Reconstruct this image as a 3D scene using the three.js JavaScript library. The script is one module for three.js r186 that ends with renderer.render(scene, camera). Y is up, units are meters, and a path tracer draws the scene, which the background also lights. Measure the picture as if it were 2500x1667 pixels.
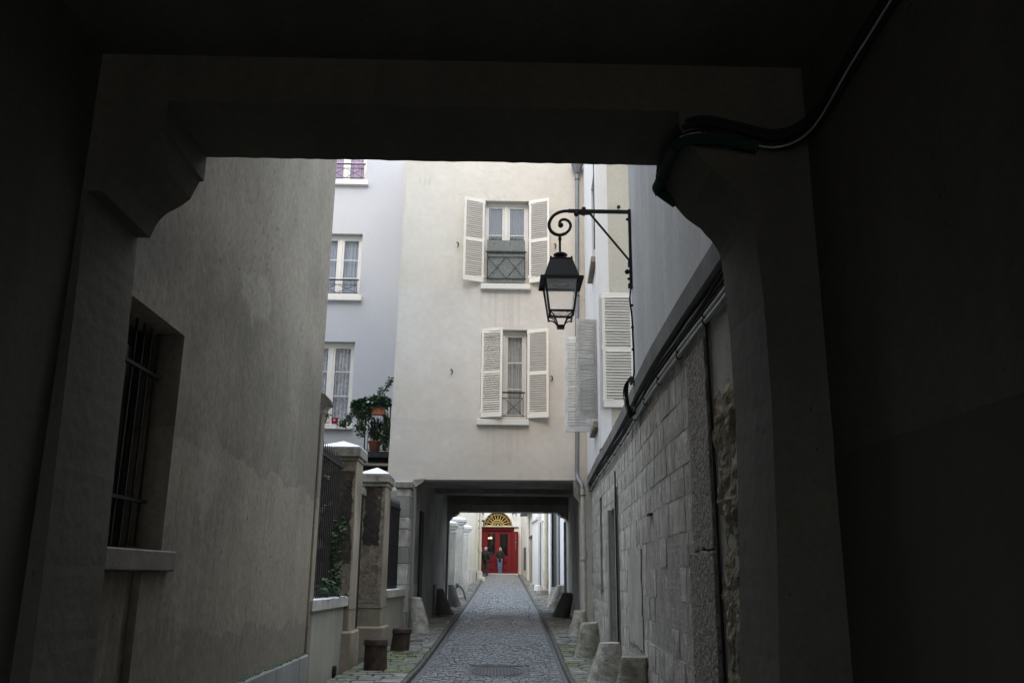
import * as THREE from 'three';
import { mergeGeometries, mergeVertices } from 'three/addons/utils/BufferGeometryUtils.js';
import { MarchingCubes } from 'three/addons/objects/MarchingCubes.js';

// ---------------------------------------------------------------- camera, sky, sun, exposure
const scene = new THREE.Scene();
const rad = Math.PI / 180;
const camera = new THREE.PerspectiveCamera(42.65, 1024 / 682, 0.05, 400);
camera.rotation.order = 'YXZ';
camera.position.set(0, 1.6, 0);
camera.rotation.set(14.9715 * rad, -1.1023 * rad, 0.55 * rad);

const renderer = new THREE.WebGLRenderer({ antialias: true });
renderer.toneMapping = THREE.LinearToneMapping;
renderer.toneMappingExposure = 2.1;
renderer.shadowMap.enabled = true;

{ // an even overcast sky, a little brighter overhead, dull ground below the horizon
  const W = 64, H = 32, d = new Float32Array(W * H * 4);
  for (let j = 0; j < H; j++) for (let i = 0; i < W; i++) {
    const el = ((j + 0.5) / H - 0.5) * Math.PI, s = Math.sin(el);
    const L = s > 0 ? 0.7 + 0.5 * s : 0.12;
    const k = (j * W + i) * 4;
    d[k] = L * 0.9; d[k + 1] = L * 1.0; d[k + 2] = L * 1.15; d[k + 3] = 1;
  }
  const t = new THREE.DataTexture(d, W, H, THREE.RGBAFormat, THREE.FloatType);
  t.mapping = THREE.EquirectangularReflectionMapping;
  t.magFilter = t.minFilter = THREE.LinearFilter; t.needsUpdate = true;
  scene.background = t; scene.environment = t;
  scene.backgroundIntensity = 1.6; scene.environmentIntensity = 1.6;
}
const sun = new THREE.DirectionalLight(0xffe2c0, 0.6);
sun.position.set(-6, 40, 26); sun.target.position.set(0, 0, -20);
sun.castShadow = true; sun.shadow.radius = 30;
sun.shadow.camera.left = -40; sun.shadow.camera.right = 40; sun.shadow.camera.top = 50; sun.shadow.camera.bottom = -50; sun.shadow.camera.far = 120;
sun.shadow.mapSize.set(2048, 2048);
scene.add(sun, sun.target);

THREE.BufferGeometry.prototype.toSoup = function () { return this.index ? this.toNonIndexed() : this; };
// ---------------------------------------------------------------- helpers
let seedState = 7;
function rnd() { seedState = (seedState * 1664525 + 1013904223) >>> 0; return seedState / 4294967296; }
const rr = (a, b) => a + (b - a) * rnd();
const lerp = (a, b, t) => a + (b - a) * t;
const clamp = (v, a = 0, b = 1) => Math.min(b, Math.max(a, v));
const sstep = (a, b, v) => { const t = clamp((v - a) / (b - a)); return t * t * (3 - 2 * t); };
function table(pts) { // piecewise linear, softened
  return (d) => {
    if (d <= pts[0][0]) return pts[0][1];
    for (let i = 1; i < pts.length; i++) if (d <= pts[i][0]) return lerp(pts[i - 1][1], pts[i][1], (d - pts[i - 1][0]) / (pts[i][0] - pts[i - 1][0]));
    return pts[pts.length - 1][1];
  };
}
const ground = table([[14, 0], [16, 0.03], [18, 0.1], [22, 0.225], [26, 0.335], [30, 0.45], [36, 0.66], [45, 1.06], [56.5, 1.62], [60, 1.62]]);
const kerbL = table([[0, -1.3], [14.3, -1.24], [18.4, -1.13], [25.6, -1.02], [36, -0.83], [57, -0.38]]);
const kerbR = table([[0, 1.2], [14.4, 1.2], [22, 1.38], [31, 1.53], [45, 1.62], [57, 1.6]]);
const wallR = table([[5, 1.58], [7.4, 1.626], [9.1, 1.673], [10.5, 1.745], [12.05, 1.84], [14, 1.945], [15.8, 2.03], [18.3, 2.14], [20, 2.23], [22, 2.34]]);

const used = {};
function numbered(n) { const k = used[n] = (used[n] ?? -1) + 1; return k ? n + '_' + String(k).padStart(3, '0') : n; }
function tag(o, label, category, group, kind) {
  if (label) o.userData.label = label;
  if (category) o.userData.category = category;
  if (group) o.userData.group = group;
  if (kind) o.userData.kind = kind;
  return o;
}
function thing(name, label, category, [x, y, z] = [0, 0, 0], group) {
  const o = new THREE.Group(); o.name = numbered(name); o.position.set(x, y, z); scene.add(o);
  return tag(o, label, category, group);
}
function offsetOf(p) { const v = new THREE.Vector3(); for (; p && p !== scene; p = p.parent) v.add(p.position); return v; }
function merged(gs) {
  gs = (Array.isArray(gs) ? gs : [gs]).map((g) => { let n = g.toSoup(); for (const k of Object.keys(n.attributes)) if (!['position', 'normal', 'uv'].includes(k)) n.deleteAttribute(k); return n; });
  return gs.length > 1 ? mergeGeometries(gs, false) : gs[0];
}
// geometry is given in world metres; it is moved into the frame of its parent
function part(name, gs, mat, parent = scene, keepUV) {
  let g = merged(gs); if (!keepUV) boxUV(g);
  const v = offsetOf(parent); if (v.lengthSq()) { g = g.clone(); g.translate(-v.x, -v.y, -v.z); }
  const m = new THREE.Mesh(g, mat); m.name = parent === scene ? numbered(name) : name;
  m.castShadow = m.receiveShadow = true; parent.add(m);
  return m;
}
function localPart(name, gs, mat, parent, pos, rotY = 0, keepUV) { // geometry in the part's own frame
  const g = merged(gs); if (!keepUV) boxUV(g);
  const m = new THREE.Mesh(g, mat); m.name = name; m.castShadow = m.receiveShadow = true;
  const v = offsetOf(parent); m.position.set(pos[0] - v.x, pos[1] - v.y, pos[2] - v.z); m.rotation.y = rotY; parent.add(m);
  return m;
}
function piece(name, g, mat, parent) { const m = new THREE.Mesh(g, mat); m.name = name; m.castShadow = m.receiveShadow = true; parent.add(m); return m; }
function copyOf(o, pos, rotY, label, group) {
  const c = o.clone(); c.name = numbered(o.name.replace(/_\d{3}$/, '')); scene.add(c);
  c.position.set(...pos); c.rotation.y = rotY; c.userData = { ...o.userData };
  if (label) c.userData.label = label; if (group) c.userData.group = group;
  return c;
}
function boxUV(g) {
  const p = g.attributes.position, n = p.count, uv = new Float32Array(n * 2);
  const a = new THREE.Vector3(), b = new THREE.Vector3(), c = new THREE.Vector3(), e = new THREE.Vector3();
  for (let i = 0; i < n; i += 3) {
    a.fromBufferAttribute(p, i); b.fromBufferAttribute(p, i + 1); c.fromBufferAttribute(p, i + 2);
    e.copy(b).sub(a).cross(c.clone().sub(a)); const X = Math.abs(e.x), Y = Math.abs(e.y), Z = Math.abs(e.z);
    [a, b, c].forEach((v, k) => {
      const q = (i + k) * 2;
      if (X >= Y && X >= Z) { uv[q] = v.z; uv[q + 1] = v.y; } else if (Y >= Z) { uv[q] = v.x; uv[q + 1] = v.z; } else { uv[q] = v.x; uv[q + 1] = v.y; }
    });
  }
  g.setAttribute('uv', new THREE.BufferAttribute(uv, 2));
}
const box = (x0, x1, y0, y1, z0, z1) => new THREE.BoxGeometry(Math.abs(x1 - x0), Math.abs(y1 - y0), Math.abs(z1 - z0)).translate((x0 + x1) / 2, (y0 + y1) / 2, (z0 + z1) / 2);
function cbox(x0, x1, y0, y1, z0, z1, c = 0.01) { // chamfered box
  const lo = [Math.min(x0, x1), Math.min(y0, y1), Math.min(z0, z1)], hi = [Math.max(x0, x1), Math.max(y0, y1), Math.max(z0, z1)];
  const P = [], at = (sg, ax) => [0, 1, 2].map((k) => sg[k] > 0 ? hi[k] - (k === ax ? 0 : c) : lo[k] + (k === ax ? 0 : c));
  const mid = lo.map((v, k) => (v + hi[k]) / 2);
  const tri = (A, B, C) => {
    const u = B.map((v, i) => v - A[i]), w = C.map((v, i) => v - A[i]);
    const n = [u[1] * w[2] - u[2] * w[1], u[2] * w[0] - u[0] * w[2], u[0] * w[1] - u[1] * w[0]];
    const out = n[0] * (A[0] - mid[0]) + n[1] * (A[1] - mid[1]) + n[2] * (A[2] - mid[2]);
    out >= 0 ? P.push(...A, ...B, ...C) : P.push(...A, ...C, ...B);
  };
  const quad = (A, B, C, D) => { tri(A, B, C); tri(A, C, D); };
  for (let ax = 0; ax < 3; ax++) {
    const [u, v] = [0, 1, 2].filter((k) => k !== ax);
    for (const s of [-1, 1]) { const S = (a, b) => { const q = [0, 0, 0]; q[ax] = s; q[u] = a; q[v] = b; return at(q, ax); }; quad(S(-1, -1), S(1, -1), S(1, 1), S(-1, 1)); }
    for (const a of [-1, 1]) for (const b of [-1, 1]) { // edges along ax
      const S = (t, k) => { const q = [0, 0, 0]; q[ax] = t; q[u] = a; q[v] = b; return at(q, k); };
      quad(S(-1, u), S(1, u), S(1, v), S(-1, v));
    }
  }
  for (const a of [-1, 1]) for (const b of [-1, 1]) for (const d of [-1, 1]) tri(at([a, b, d], 0), at([a, b, d], 1), at([a, b, d], 2));
  const g = new THREE.BufferGeometry(); g.setAttribute('position', new THREE.Float32BufferAttribute(P, 3)); g.computeVertexNormals();
  g.setAttribute('uv', new THREE.Float32BufferAttribute(new Float32Array(P.length / 3 * 2), 2));
  return g;
}
function bar(a, b, w, h = w) { // straight square bar between two points
  const A = new THREE.Vector3(...a), B = new THREE.Vector3(...b), L = A.distanceTo(B);
  const g = new THREE.BoxGeometry(w, h, L); g.lookAt(B.clone().sub(A)); g.translate((A.x + B.x) / 2, (A.y + B.y) / 2, (A.z + B.z) / 2); return g;
}
function rod(a, b, r, n = 8, r2 = r) {
  const A = new THREE.Vector3(...a), B = new THREE.Vector3(...b), d = B.clone().sub(A), L = d.length();
  const g = new THREE.CylinderGeometry(r2, r, L, n); g.applyQuaternion(new THREE.Quaternion().setFromUnitVectors(new THREE.Vector3(0, 1, 0), d.normalize()));
  return g.translate((A.x + B.x) / 2, (A.y + B.y) / 2, (A.z + B.z) / 2);
}
const tube = (pts, r, seg = pts.length * 5, n = 7, ten) => new THREE.TubeGeometry(new THREE.CatmullRomCurve3(pts.map((p) => new THREE.Vector3(...p)), false, ten ? 'catmullrom' : 'centripetal', ten), seg, r, n);
function shapeOf(pts, holes = []) {
  const s = new THREE.Shape(pts.map((p) => new THREE.Vector2(...p)));
  for (const h of holes) s.holes.push(new THREE.Path(h.map((p) => new THREE.Vector2(...p))));
  return s;
}
const rect = (a, b, c, d) => [[a, c], [b, c], [b, d], [a, d]];
const wallZ = (pts, holes, z, th) => new THREE.ExtrudeGeometry(shapeOf(pts, holes), { depth: th, bevelEnabled: false }).translate(0, 0, z - th); // faces +z at z
const wallX = (pts, holes, x, th) => new THREE.ExtrudeGeometry(shapeOf(pts, holes), { depth: th, bevelEnabled: false }).rotateY(Math.PI / 2).translate(x, 0, 0); // pts are (distance, height); fills x .. x + th
function strip(f, d0, d1, n, y0, y1, off, th) { // a wall that follows x = f(d) between two distances
  const P = [], Q = (A, B, C, D) => P.push(...A, ...B, ...C, ...A, ...C, ...D);
  const y0f = typeof y0 === 'function' ? y0 : () => y0, y1f = typeof y1 === 'function' ? y1 : () => y1;
  for (let i = 0; i < n; i++) {
    const a = lerp(d0, d1, i / n), b = lerp(d0, d1, (i + 1) / n), xa = f(a) + off, xb = f(b) + off;
    const v = (x, y, d) => [x, y, -d];
    Q(v(xa, y0f(a), a), v(xa, y1f(a), a), v(xb, y1f(b), b), v(xb, y0f(b), b));
    Q(v(xa + th, y0f(a), a), v(xb + th, y0f(b), b), v(xb + th, y1f(b), b), v(xa + th, y1f(a), a));
    Q(v(xa, y1f(a), a), v(xa + th, y1f(a), a), v(xb + th, y1f(b), b), v(xb, y1f(b), b));
    Q(v(xa, y0f(a), a), v(xb, y0f(b), b), v(xb + th, y0f(b), b), v(xa + th, y0f(a), a));
    if (i === 0) Q(v(xa, y0f(a), a), v(xa + th, y0f(a), a), v(xa + th, y1f(a), a), v(xa, y1f(a), a));
    if (i === n - 1) Q(v(xb, y0f(b), b), v(xb, y1f(b), b), v(xb + th, y1f(b), b), v(xb + th, y0f(b), b));
  }
  const g = new THREE.BufferGeometry(); g.setAttribute('position', new THREE.Float32BufferAttribute(P, 3)); g.computeVertexNormals();
  g.setAttribute('uv', new THREE.Float32BufferAttribute(new Float32Array(P.length / 3 * 2), 2)); return g;
}

// ---------------------------------------------------------------- noise and textures
const H256 = (() => { const t = new Float32Array(65536); let s = 12345; for (let i = 0; i < 65536; i++) { s = (s * 1664525 + 1013904223) >>> 0; t[i] = s / 4294967296; } return t; })();
function vn(x, y, px, py, seed) { // value noise, tiling with period px, py
  const xi = Math.floor(x), yi = Math.floor(y), fx = x - xi, fy = y - yi;
  const u = fx * fx * (3 - 2 * fx), v = fy * fy * (3 - 2 * fy);
  const h = (a, b) => { a = ((a % px) + px) % px; b = ((b % py) + py) % py; return H256[(a * 7919 + b * 104729 + seed * 15731 + a * b * 31) & 65535]; };
  return (h(xi, yi) * (1 - u) + h(xi + 1, yi) * u) * (1 - v) + (h(xi, yi + 1) * (1 - u) + h(xi + 1, yi + 1) * u) * v;
}
function fbm(u, v, f, oct, seed, fy = f) { let s = 0, a = 0.5, t = 0; for (let i = 0; i < oct; i++) { s += a * vn(u * f, v * fy, f, fy, seed + i * 17); t += a; a *= 0.55; f *= 2; fy *= 2; } return s / t - 0.5; }
const toS = (l) => { l = clamp(l); return 255 * (l <= 0.0031308 ? 12.92 * l : 1.055 * Math.pow(l, 1 / 2.4) - 0.055); };
function makeTex(n, metres, fn, srgb = true, ny = n, metresY = metres) {
  const d = new Uint8Array(n * ny * 4);
  for (let j = 0; j < ny; j++) for (let i = 0; i < n; i++) {
    const c = fn((i + 0.5) / n, (j + 0.5) / ny), k = (j * n + i) * 4;
    if (srgb) { d[k] = toS(c[0]); d[k + 1] = toS(c[1]); d[k + 2] = toS(c[2]); } else d[k] = d[k + 1] = d[k + 2] = 255 * clamp(c);
    d[k + 3] = 255;
  }
  const t = new THREE.DataTexture(d, n, ny, THREE.RGBAFormat); t.wrapS = t.wrapT = THREE.RepeatWrapping; t.magFilter = THREE.LinearFilter; t.minFilter = THREE.LinearMipmapLinearFilter; t.generateMipmaps = true;
  t.repeat.set(1 / metres, 1 / metresY); if (srgb) t.colorSpace = THREE.SRGBColorSpace; t.needsUpdate = true; return t;
}
const mix3 = (a, b, t) => [lerp(a[0], b[0], t), lerp(a[1], b[1], t), lerp(a[2], b[2], t)];
// plaster: base tone, broad blotches towards a second tone, vertical streaks, fine grain and pits
function plaster({ base, tone2 = base, blotch = 0.6, streak = 0.1, grain = 0.08, pits = 0, pitCol = [0.03, 0.028, 0.025], seed = 1, n = 1024, m = 4, rough = 0.92, bump = 0.004, bf = 4 }) {
  const map = makeTex(n, m, (u, v) => {
    let t = clamp(0.5 + blotch * 2.2 * fbm(u, v, bf, 5, seed));
    let c = mix3(base, tone2, t);
    const s = 1 + streak * 1.5 * (fbm(u, v, 16, 5, seed + 50, 3) + 0.6 * fbm(u, v, 7, 4, seed + 51, 2)) * (0.55 + 1.6 * Math.max(0, 0.25 + fbm(u, v, 3, 3, seed + 53))) + grain * 2 * fbm(u, v, 128, 3, seed + 90);
    c = c.map((x) => x * s);
    if (pits) { const p = fbm(u, v, 150, 2, seed + 33, 90) + 0.35 * fbm(u, v, 9, 3, seed + 44); if (p > 0.42 - pits) c = mix3(c, pitCol, clamp((p - 0.42 + pits) * 9) * 0.75); }
    return c;
  });
  const bm = makeTex(512, m * 0.5, (u, v) => 0.5 + 0.6 * fbm(u, v, 24, 5, seed + 7), false);
  return new THREE.MeshStandardMaterial({ map, roughness: rough, bumpMap: bm, bumpScale: bump });
}
const flat = (r, g, b, rough = 0.8, metal = 0, extra = {}) => new THREE.MeshStandardMaterial({ color: new THREE.Color().setRGB(r, g, b), roughness: rough, metalness: metal, ...extra });
const grainBump = makeTex(256, 0.35, (u, v) => 0.5 + 0.9 * fbm(u, v, 12, 4, 201), false);
const roughBump = makeTex(512, 0.8, (u, v) => 0.5 + 0.9 * fbm(u, v, 26, 4, 211), false);
const mottle = (base, amt, seed, m = 0.7, f = 6, n = 256) => makeTex(n, m, (u, v) => { const s = 1 + amt * 2.4 * fbm(u, v, f, 5, seed); return base.map((x) => x * s); });
const worn = (base, amt, seed, rough, bumpS = 0.002, m = 0.7, extra = {}) => new THREE.MeshStandardMaterial({ map: mottle(base, amt, seed, m), roughness: rough, bumpMap: grainBump, bumpScale: bumpS, ...extra });

const M = {
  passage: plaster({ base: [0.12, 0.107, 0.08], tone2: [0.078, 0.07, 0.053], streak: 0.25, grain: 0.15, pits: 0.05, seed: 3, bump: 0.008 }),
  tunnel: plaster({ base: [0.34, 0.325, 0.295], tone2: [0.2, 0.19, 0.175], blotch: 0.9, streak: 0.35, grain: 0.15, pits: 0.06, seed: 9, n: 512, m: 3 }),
  lowWall: plaster({ base: [0.40, 0.375, 0.315], tone2: [0.30, 0.29, 0.235], blotch: 0.8, streak: 0.25, grain: 0.1, pits: 0.04, seed: 13, n: 512, m: 3 }),
  coping: plaster({ base: [0.5, 0.48, 0.43], tone2: [0.34, 0.33, 0.29], blotch: 0.9, streak: 0.4, grain: 0.15, pits: 0.08, seed: 15, n: 512, m: 2 }),
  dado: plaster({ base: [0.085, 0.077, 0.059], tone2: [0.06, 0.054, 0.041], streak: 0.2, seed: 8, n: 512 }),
  grey: new THREE.MeshStandardMaterial({ roughness: 0.93, bumpMap: makeTex(512, 2.5, (u, v) => 0.5 + 0.6 * fbm(u, v, 24, 5, 28), false), bumpScale: 0.006, map: makeTex(1024, 8, (u, v) => {
    // old render in zones: pale above, a darker band at window height, a paler repaint below 2.7 m, damp foot, scraped patches
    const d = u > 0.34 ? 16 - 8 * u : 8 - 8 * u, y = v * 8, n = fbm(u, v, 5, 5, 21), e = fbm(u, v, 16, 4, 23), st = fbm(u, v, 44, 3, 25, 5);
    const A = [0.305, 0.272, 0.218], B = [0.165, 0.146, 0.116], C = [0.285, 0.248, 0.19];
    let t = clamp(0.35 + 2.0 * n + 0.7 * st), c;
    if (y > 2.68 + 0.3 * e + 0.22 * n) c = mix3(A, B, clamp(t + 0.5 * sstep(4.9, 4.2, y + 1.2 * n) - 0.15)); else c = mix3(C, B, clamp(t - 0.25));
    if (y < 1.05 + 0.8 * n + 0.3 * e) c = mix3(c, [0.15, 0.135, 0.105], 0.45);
    const pa = Math.hypot((d - 8.15) / 0.55, (y - 2.55) / 0.45) + 2.2 * e; if (pa < 0.75) c = mix3(c, [0.36, 0.33, 0.27], clamp((0.75 - pa) * 2.2) * 0.5);
    const pb = Math.hypot((d - 9.2) / 0.7, (y - 4.55) / 0.5) + 2.6 * e; if (pb < 0.7) c = mix3(c, [0.38, 0.345, 0.28], clamp((0.7 - pb) * 2.2) * 0.45);
    const dr = fbm(u, 0.2, 90, 3, 29, 4); if (y < 2.5 && y > 0.9 + 3.2 * Math.max(0, 0.2 - dr) && dr > 0.02) c = mix3(c, [0.38, 0.325, 0.24], clamp(dr * 2.4) * 0.6);
    const p = fbm(u, v, 210, 2, 33, 130) + 0.4 * fbm(u, v, 12, 3, 44); if (p > 0.34) c = mix3(c, [0.06, 0.052, 0.04], clamp((p - 0.34) * 8) * 0.7);
    return c.map((x) => x * (1 + 0.45 * fbm(u, v, 230, 2, 111, 170) + 0.12 * fbm(u, v, 90, 2, 113, 60) + 0.18 * st));
  }) }),
  plinth: plaster({ base: [0.30, 0.30, 0.285], tone2: [0.24, 0.235, 0.22], streak: 0.3, pits: 0.03, seed: 31, n: 512, m: 3 }),
  blue: plaster({ base: [0.68, 0.68, 0.68], tone2: [0.56, 0.565, 0.575], streak: 0.22, grain: 0.1, pits: 0.03, seed: 41, m: 5 }),
  band: plaster({ base: [0.13, 0.125, 0.115], tone2: [0.20, 0.195, 0.185], streak: 0.35, grain: 0.2, seed: 47, n: 512, m: 3 }),
  cream: plaster({ base: [0.66, 0.625, 0.57], tone2: [0.60, 0.585, 0.56], streak: 0.045, grain: 0.03, seed: 51, m: 7, bump: 0.003, bf: 3 }),
  lilac: plaster({ base: [0.55, 0.535, 0.52], tone2: [0.46, 0.462, 0.485], streak: 0.03, grain: 0.025, seed: 61, m: 7, bump: 0.002, bf: 3 }),
  beige: plaster({ base: [0.54, 0.50, 0.41], tone2: [0.46, 0.43, 0.36], streak: 0.08, grain: 0.08, pits: 0.05, pitCol: [0.26, 0.235, 0.19], seed: 71, m: 4 }),
  white: plaster({ base: [0.72, 0.705, 0.68], tone2: [0.64, 0.63, 0.61], streak: 0.1, grain: 0.05, seed: 77, n: 512, m: 3 }),
  yellow: plaster({ base: [0.66, 0.61, 0.50], tone2: [0.58, 0.55, 0.47], streak: 0.12, grain: 0.06, seed: 83, n: 512, m: 3 }),
  wash: plaster({ base: [0.66, 0.64, 0.59], tone2: [0.42, 0.40, 0.36], blotch: 1.0, streak: 0.25, grain: 0.1, pits: 0.08, pitCol: [0.2, 0.18, 0.15], seed: 87, n: 512, m: 3 }),
  paint: worn([0.76, 0.72, 0.65], 0.05, 101, 0.55, 0.0006),
  paintBlue: worn([0.76, 0.77, 0.76], 0.2, 102, 0.6, 0.001),
  glassDim: new THREE.MeshPhysicalMaterial({ color: 0xffffff, transmission: 1, thickness: 0, roughness: 0.05, ior: 1.2 }),
  rubble: worn([0.26, 0.215, 0.15], 0.6, 124, 0.97, 0.012, 0.4),
  paintOld: worn([0.46, 0.46, 0.44], 0.32, 103, 0.65, 0.001),
  frame: worn([0.66, 0.645, 0.60], 0.06, 104, 0.5, 0.0004),
  iron: flat(0.012, 0.012, 0.014, 0.45, 0.3),
  ironDull: worn([0.022, 0.019, 0.017], 0.5, 105, 0.75, 0.001),
  rust: worn([0.045, 0.027, 0.02], 0.8, 106, 0.8, 0.002, 0.5),
  granite: worn([0.36, 0.345, 0.30], 0.5, 107, 0.92, 0.012, 0.6),
  graniteMoss: worn([0.27, 0.265, 0.215], 0.6, 108, 0.95, 0.012, 0.6),
  zinc: worn([0.2, 0.215, 0.225], 0.15, 109, 0.5, 0.0006, 0.7, { metalness: 0.35 }),
  zincDark: worn([0.10, 0.11, 0.125], 0.25, 110, 0.55, 0.0006, 0.7, { metalness: 0.3 }),
  castPipe: worn([0.48, 0.46, 0.40], 0.3, 111, 0.6, 0.001),
  creamPipe: worn([0.58, 0.53, 0.40], 0.15, 112, 0.55, 0.0006),
  snow: worn([0.86, 0.88, 0.92], 0.03, 113, 0.85, 0.004),
  stoneCap: worn([0.24, 0.225, 0.19], 0.6, 114, 0.95, 0.01, 0.5),
  red: worn([0.15, 0.001, 0.005], 0.14, 115, 0.8, 0.0004),
  gold: worn([0.68, 0.5, 0.2], 0.2, 116, 0.4, 0.0006, 0.5, { metalness: 0.45 }),
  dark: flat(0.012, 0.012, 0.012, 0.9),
  black: worn([0.02, 0.02, 0.02], 0.3, 117, 0.7, 0.001),
  glass: new THREE.MeshPhysicalMaterial({ color: 0xffffff, transmission: 1, thickness: 0, roughness: 0.03, ior: 1.5 }),
  terracotta: worn([0.36, 0.12, 0.065], 0.3, 118, 0.85, 0.002, 0.3),
  redPot: flat(0.34, 0.012, 0.04, 0.35),
  leaf: flat(0.035, 0.075, 0.026, 0.6, 0, { side: THREE.DoubleSide }),
  leafDark: flat(0.028, 0.066, 0.036, 0.55, 0, { side: THREE.DoubleSide }),
  leafPale: flat(0.10, 0.14, 0.045, 0.65, 0, { side: THREE.DoubleSide }),
  stem: flat(0.07, 0.05, 0.03, 0.9),
  soil: flat(0.03, 0.024, 0.018, 1),
  gutter: worn([0.05, 0.052, 0.042], 0.6, 119, 0.95, 0.006),
  cable: flat(0.012, 0.012, 0.012, 0.95),
  conduit: worn([0.36, 0.36, 0.35], 0.15, 120, 0.5, 0.0004),
  green: flat(0.006, 0.03, 0.015, 0.95),
  lace: new THREE.MeshStandardMaterial({ map: makeTex(512, 0.9, (u, v) => { const p = 0.75 + 0.9 * fbm(u, v, 16, 4, 301); const f = 0.9 + 0.25 * Math.sin(u * Math.PI * 2 * 9 + 3 * fbm(u, v, 4, 2, 305)); return [0.52 * p * f, 0.53 * p * f, 0.56 * p * f]; }), roughness: 1, side: THREE.DoubleSide }),
  voile: new THREE.MeshStandardMaterial({ map: makeTex(256, 0.6, (u, v) => { const f = 0.85 + 0.3 * Math.sin(u * Math.PI * 2 * 7) * 0.5 + fbm(u, v, 10, 3, 311) * 0.35; return [0.34 * f + 0.1, 0.345 * f + 0.1, 0.35 * f + 0.1]; }), roughness: 1, side: THREE.DoubleSide }),
  sillStone: worn([0.2, 0.168, 0.142], 0.25, 127, 0.9, 0.003),
  bed: worn([0.11, 0.115, 0.12], 0.4, 126, 0.8, 0.004),
  lampGlass: new THREE.MeshPhysicalMaterial({ color: 0xffffff, transmission: 1, thickness: 0, roughness: 0.3, ior: 1.5 }),
  manhole: worn([0.085, 0.088, 0.09], 0.35, 122, 0.6, 0.001),
  patch: worn([0.40, 0.375, 0.335], 0.25, 123, 0.94, 0.004, 1.6),
  veilSkyTint: flat(0.3, 0.34, 0.39, 0.9, 0, { side: THREE.DoubleSide }),  // translucent curtain, with the sky reflection of the pane put into its bluish colour
  roomGrey: flat(0.085, 0.088, 0.09, 0.9, 0, { side: THREE.DoubleSide }),
  graniteDark: worn([0.10, 0.10, 0.085], 0.5, 121, 0.9, 0.008, 0.5),
  pink: flat(0.42, 0.31, 0.45, 0.95, 0, { side: THREE.DoubleSide }),
};
const cobbles = [0, 1, 2, 3, 4, 5].map((i) => worn([[0.192, 0.203, 0.212], [0.205, 0.215, 0.224], [0.178, 0.188, 0.198], [0.198, 0.206, 0.208], [0.22, 0.23, 0.238], [0.183, 0.194, 0.208]][i], 0.14, 130 + i, 0.56, 0.003, 0.4));
const setts = [0, 1, 2, 3, 4].map((i) => worn([[0.21, 0.205, 0.185], [0.18, 0.178, 0.16], [0.24, 0.232, 0.21], [0.15, 0.165, 0.095], [0.11, 0.145, 0.05]][i], 0.4, 140 + i, 0.85, 0.006, 0.4));
const stones = [0, 1, 2, 3, 4, 5].map((i) => worn([[0.47, 0.445, 0.4], [0.43, 0.405, 0.36], [0.52, 0.5, 0.455], [0.40, 0.38, 0.345], [0.48, 0.445, 0.385], [0.45, 0.44, 0.42]][i], 0.5, 150 + i, 0.93, 0.008, 0.9));
for (const [i, k] of [[3, 0.06], [4, -0.07]]) setts[i].map = makeTex(256, 0.6, (u, v) => { const n = fbm(u, v, 7, 5, 171 + i), s = 1 + 0.8 * fbm(u, v, 18, 3, 177); return (n > k ? mix3([0.13, 0.14, 0.095], [0.115, 0.15, 0.055], clamp((n - k) * 7)) : [0.19, 0.186, 0.165]).map((x) => x * s); });
M.mortar = worn([0.37, 0.35, 0.315], 0.3, 160, 0.95, 0.008);
M.roughcast = new THREE.MeshStandardMaterial({ map: mottle([0.26, 0.235, 0.195], 0.5, 161, 0.8, 20), roughness: 0.97, bumpMap: roughBump, bumpScale: 0.03 });
M.cement = worn([0.27, 0.265, 0.265], 0.2, 162, 0.93, 0.004, 1.5);
M.cementDark = worn([0.16, 0.152, 0.14], 0.35, 163, 0.95, 0.008, 1.2);
// ---------------------------------------------------------------- ground and street surfaces
{
  const P = []; const xs = [-14, -4, -2.5, -1.3, 0, 1.3, 2.6, 5, 14];
  const ds = [-14, 0]; for (let d = 11; d <= 60; d += 1) ds.push(d); ds.push(80);
  for (let i = 0; i + 1 < ds.length; i++) for (let j = 0; j + 1 < xs.length; j++) {
    const v = (x, d) => [x, ground(d) - 0.03, -d];
    P.push(...v(xs[j], ds[i]), ...v(xs[j + 1], ds[i]), ...v(xs[j + 1], ds[i + 1]), ...v(xs[j], ds[i]), ...v(xs[j + 1], ds[i + 1]), ...v(xs[j], ds[i + 1]));
  }
  const g = new THREE.BufferGeometry(); g.setAttribute('position', new THREE.Float32BufferAttribute(P, 3)); g.computeVertexNormals();
  g.setAttribute('uv', new THREE.Float32BufferAttribute(new Float32Array(P.length / 3 * 2), 2));
  tag(part('ground', g, M.gutter), null, null, null, 'structure');
}
tag(part('street_behind', [box(-30, 30, -0.06, 0.01, 8.91, 40)], M.coping), null, null, null, 'structure');
function bed(a, b, lift, d0, d1, n) { // sheet between two kerb lines
  const P = [];
  for (let i = 0; i < n; i++) {
    const p = lerp(d0, d1, i / n), q = lerp(d0, d1, (i + 1) / n), v = (f, d) => [f(d), ground(d) + lift, -d];
    P.push(...v(a, p), ...v(b, p), ...v(b, q), ...v(a, p), ...v(b, q), ...v(a, q));
  }
  const g = new THREE.BufferGeometry(); g.setAttribute('position', new THREE.Float32BufferAttribute(P, 3)); g.computeVertexNormals();
  g.setAttribute('uv', new THREE.Float32BufferAttribute(new Float32Array(P.length / 3 * 2), 2)); return g;
}
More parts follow.
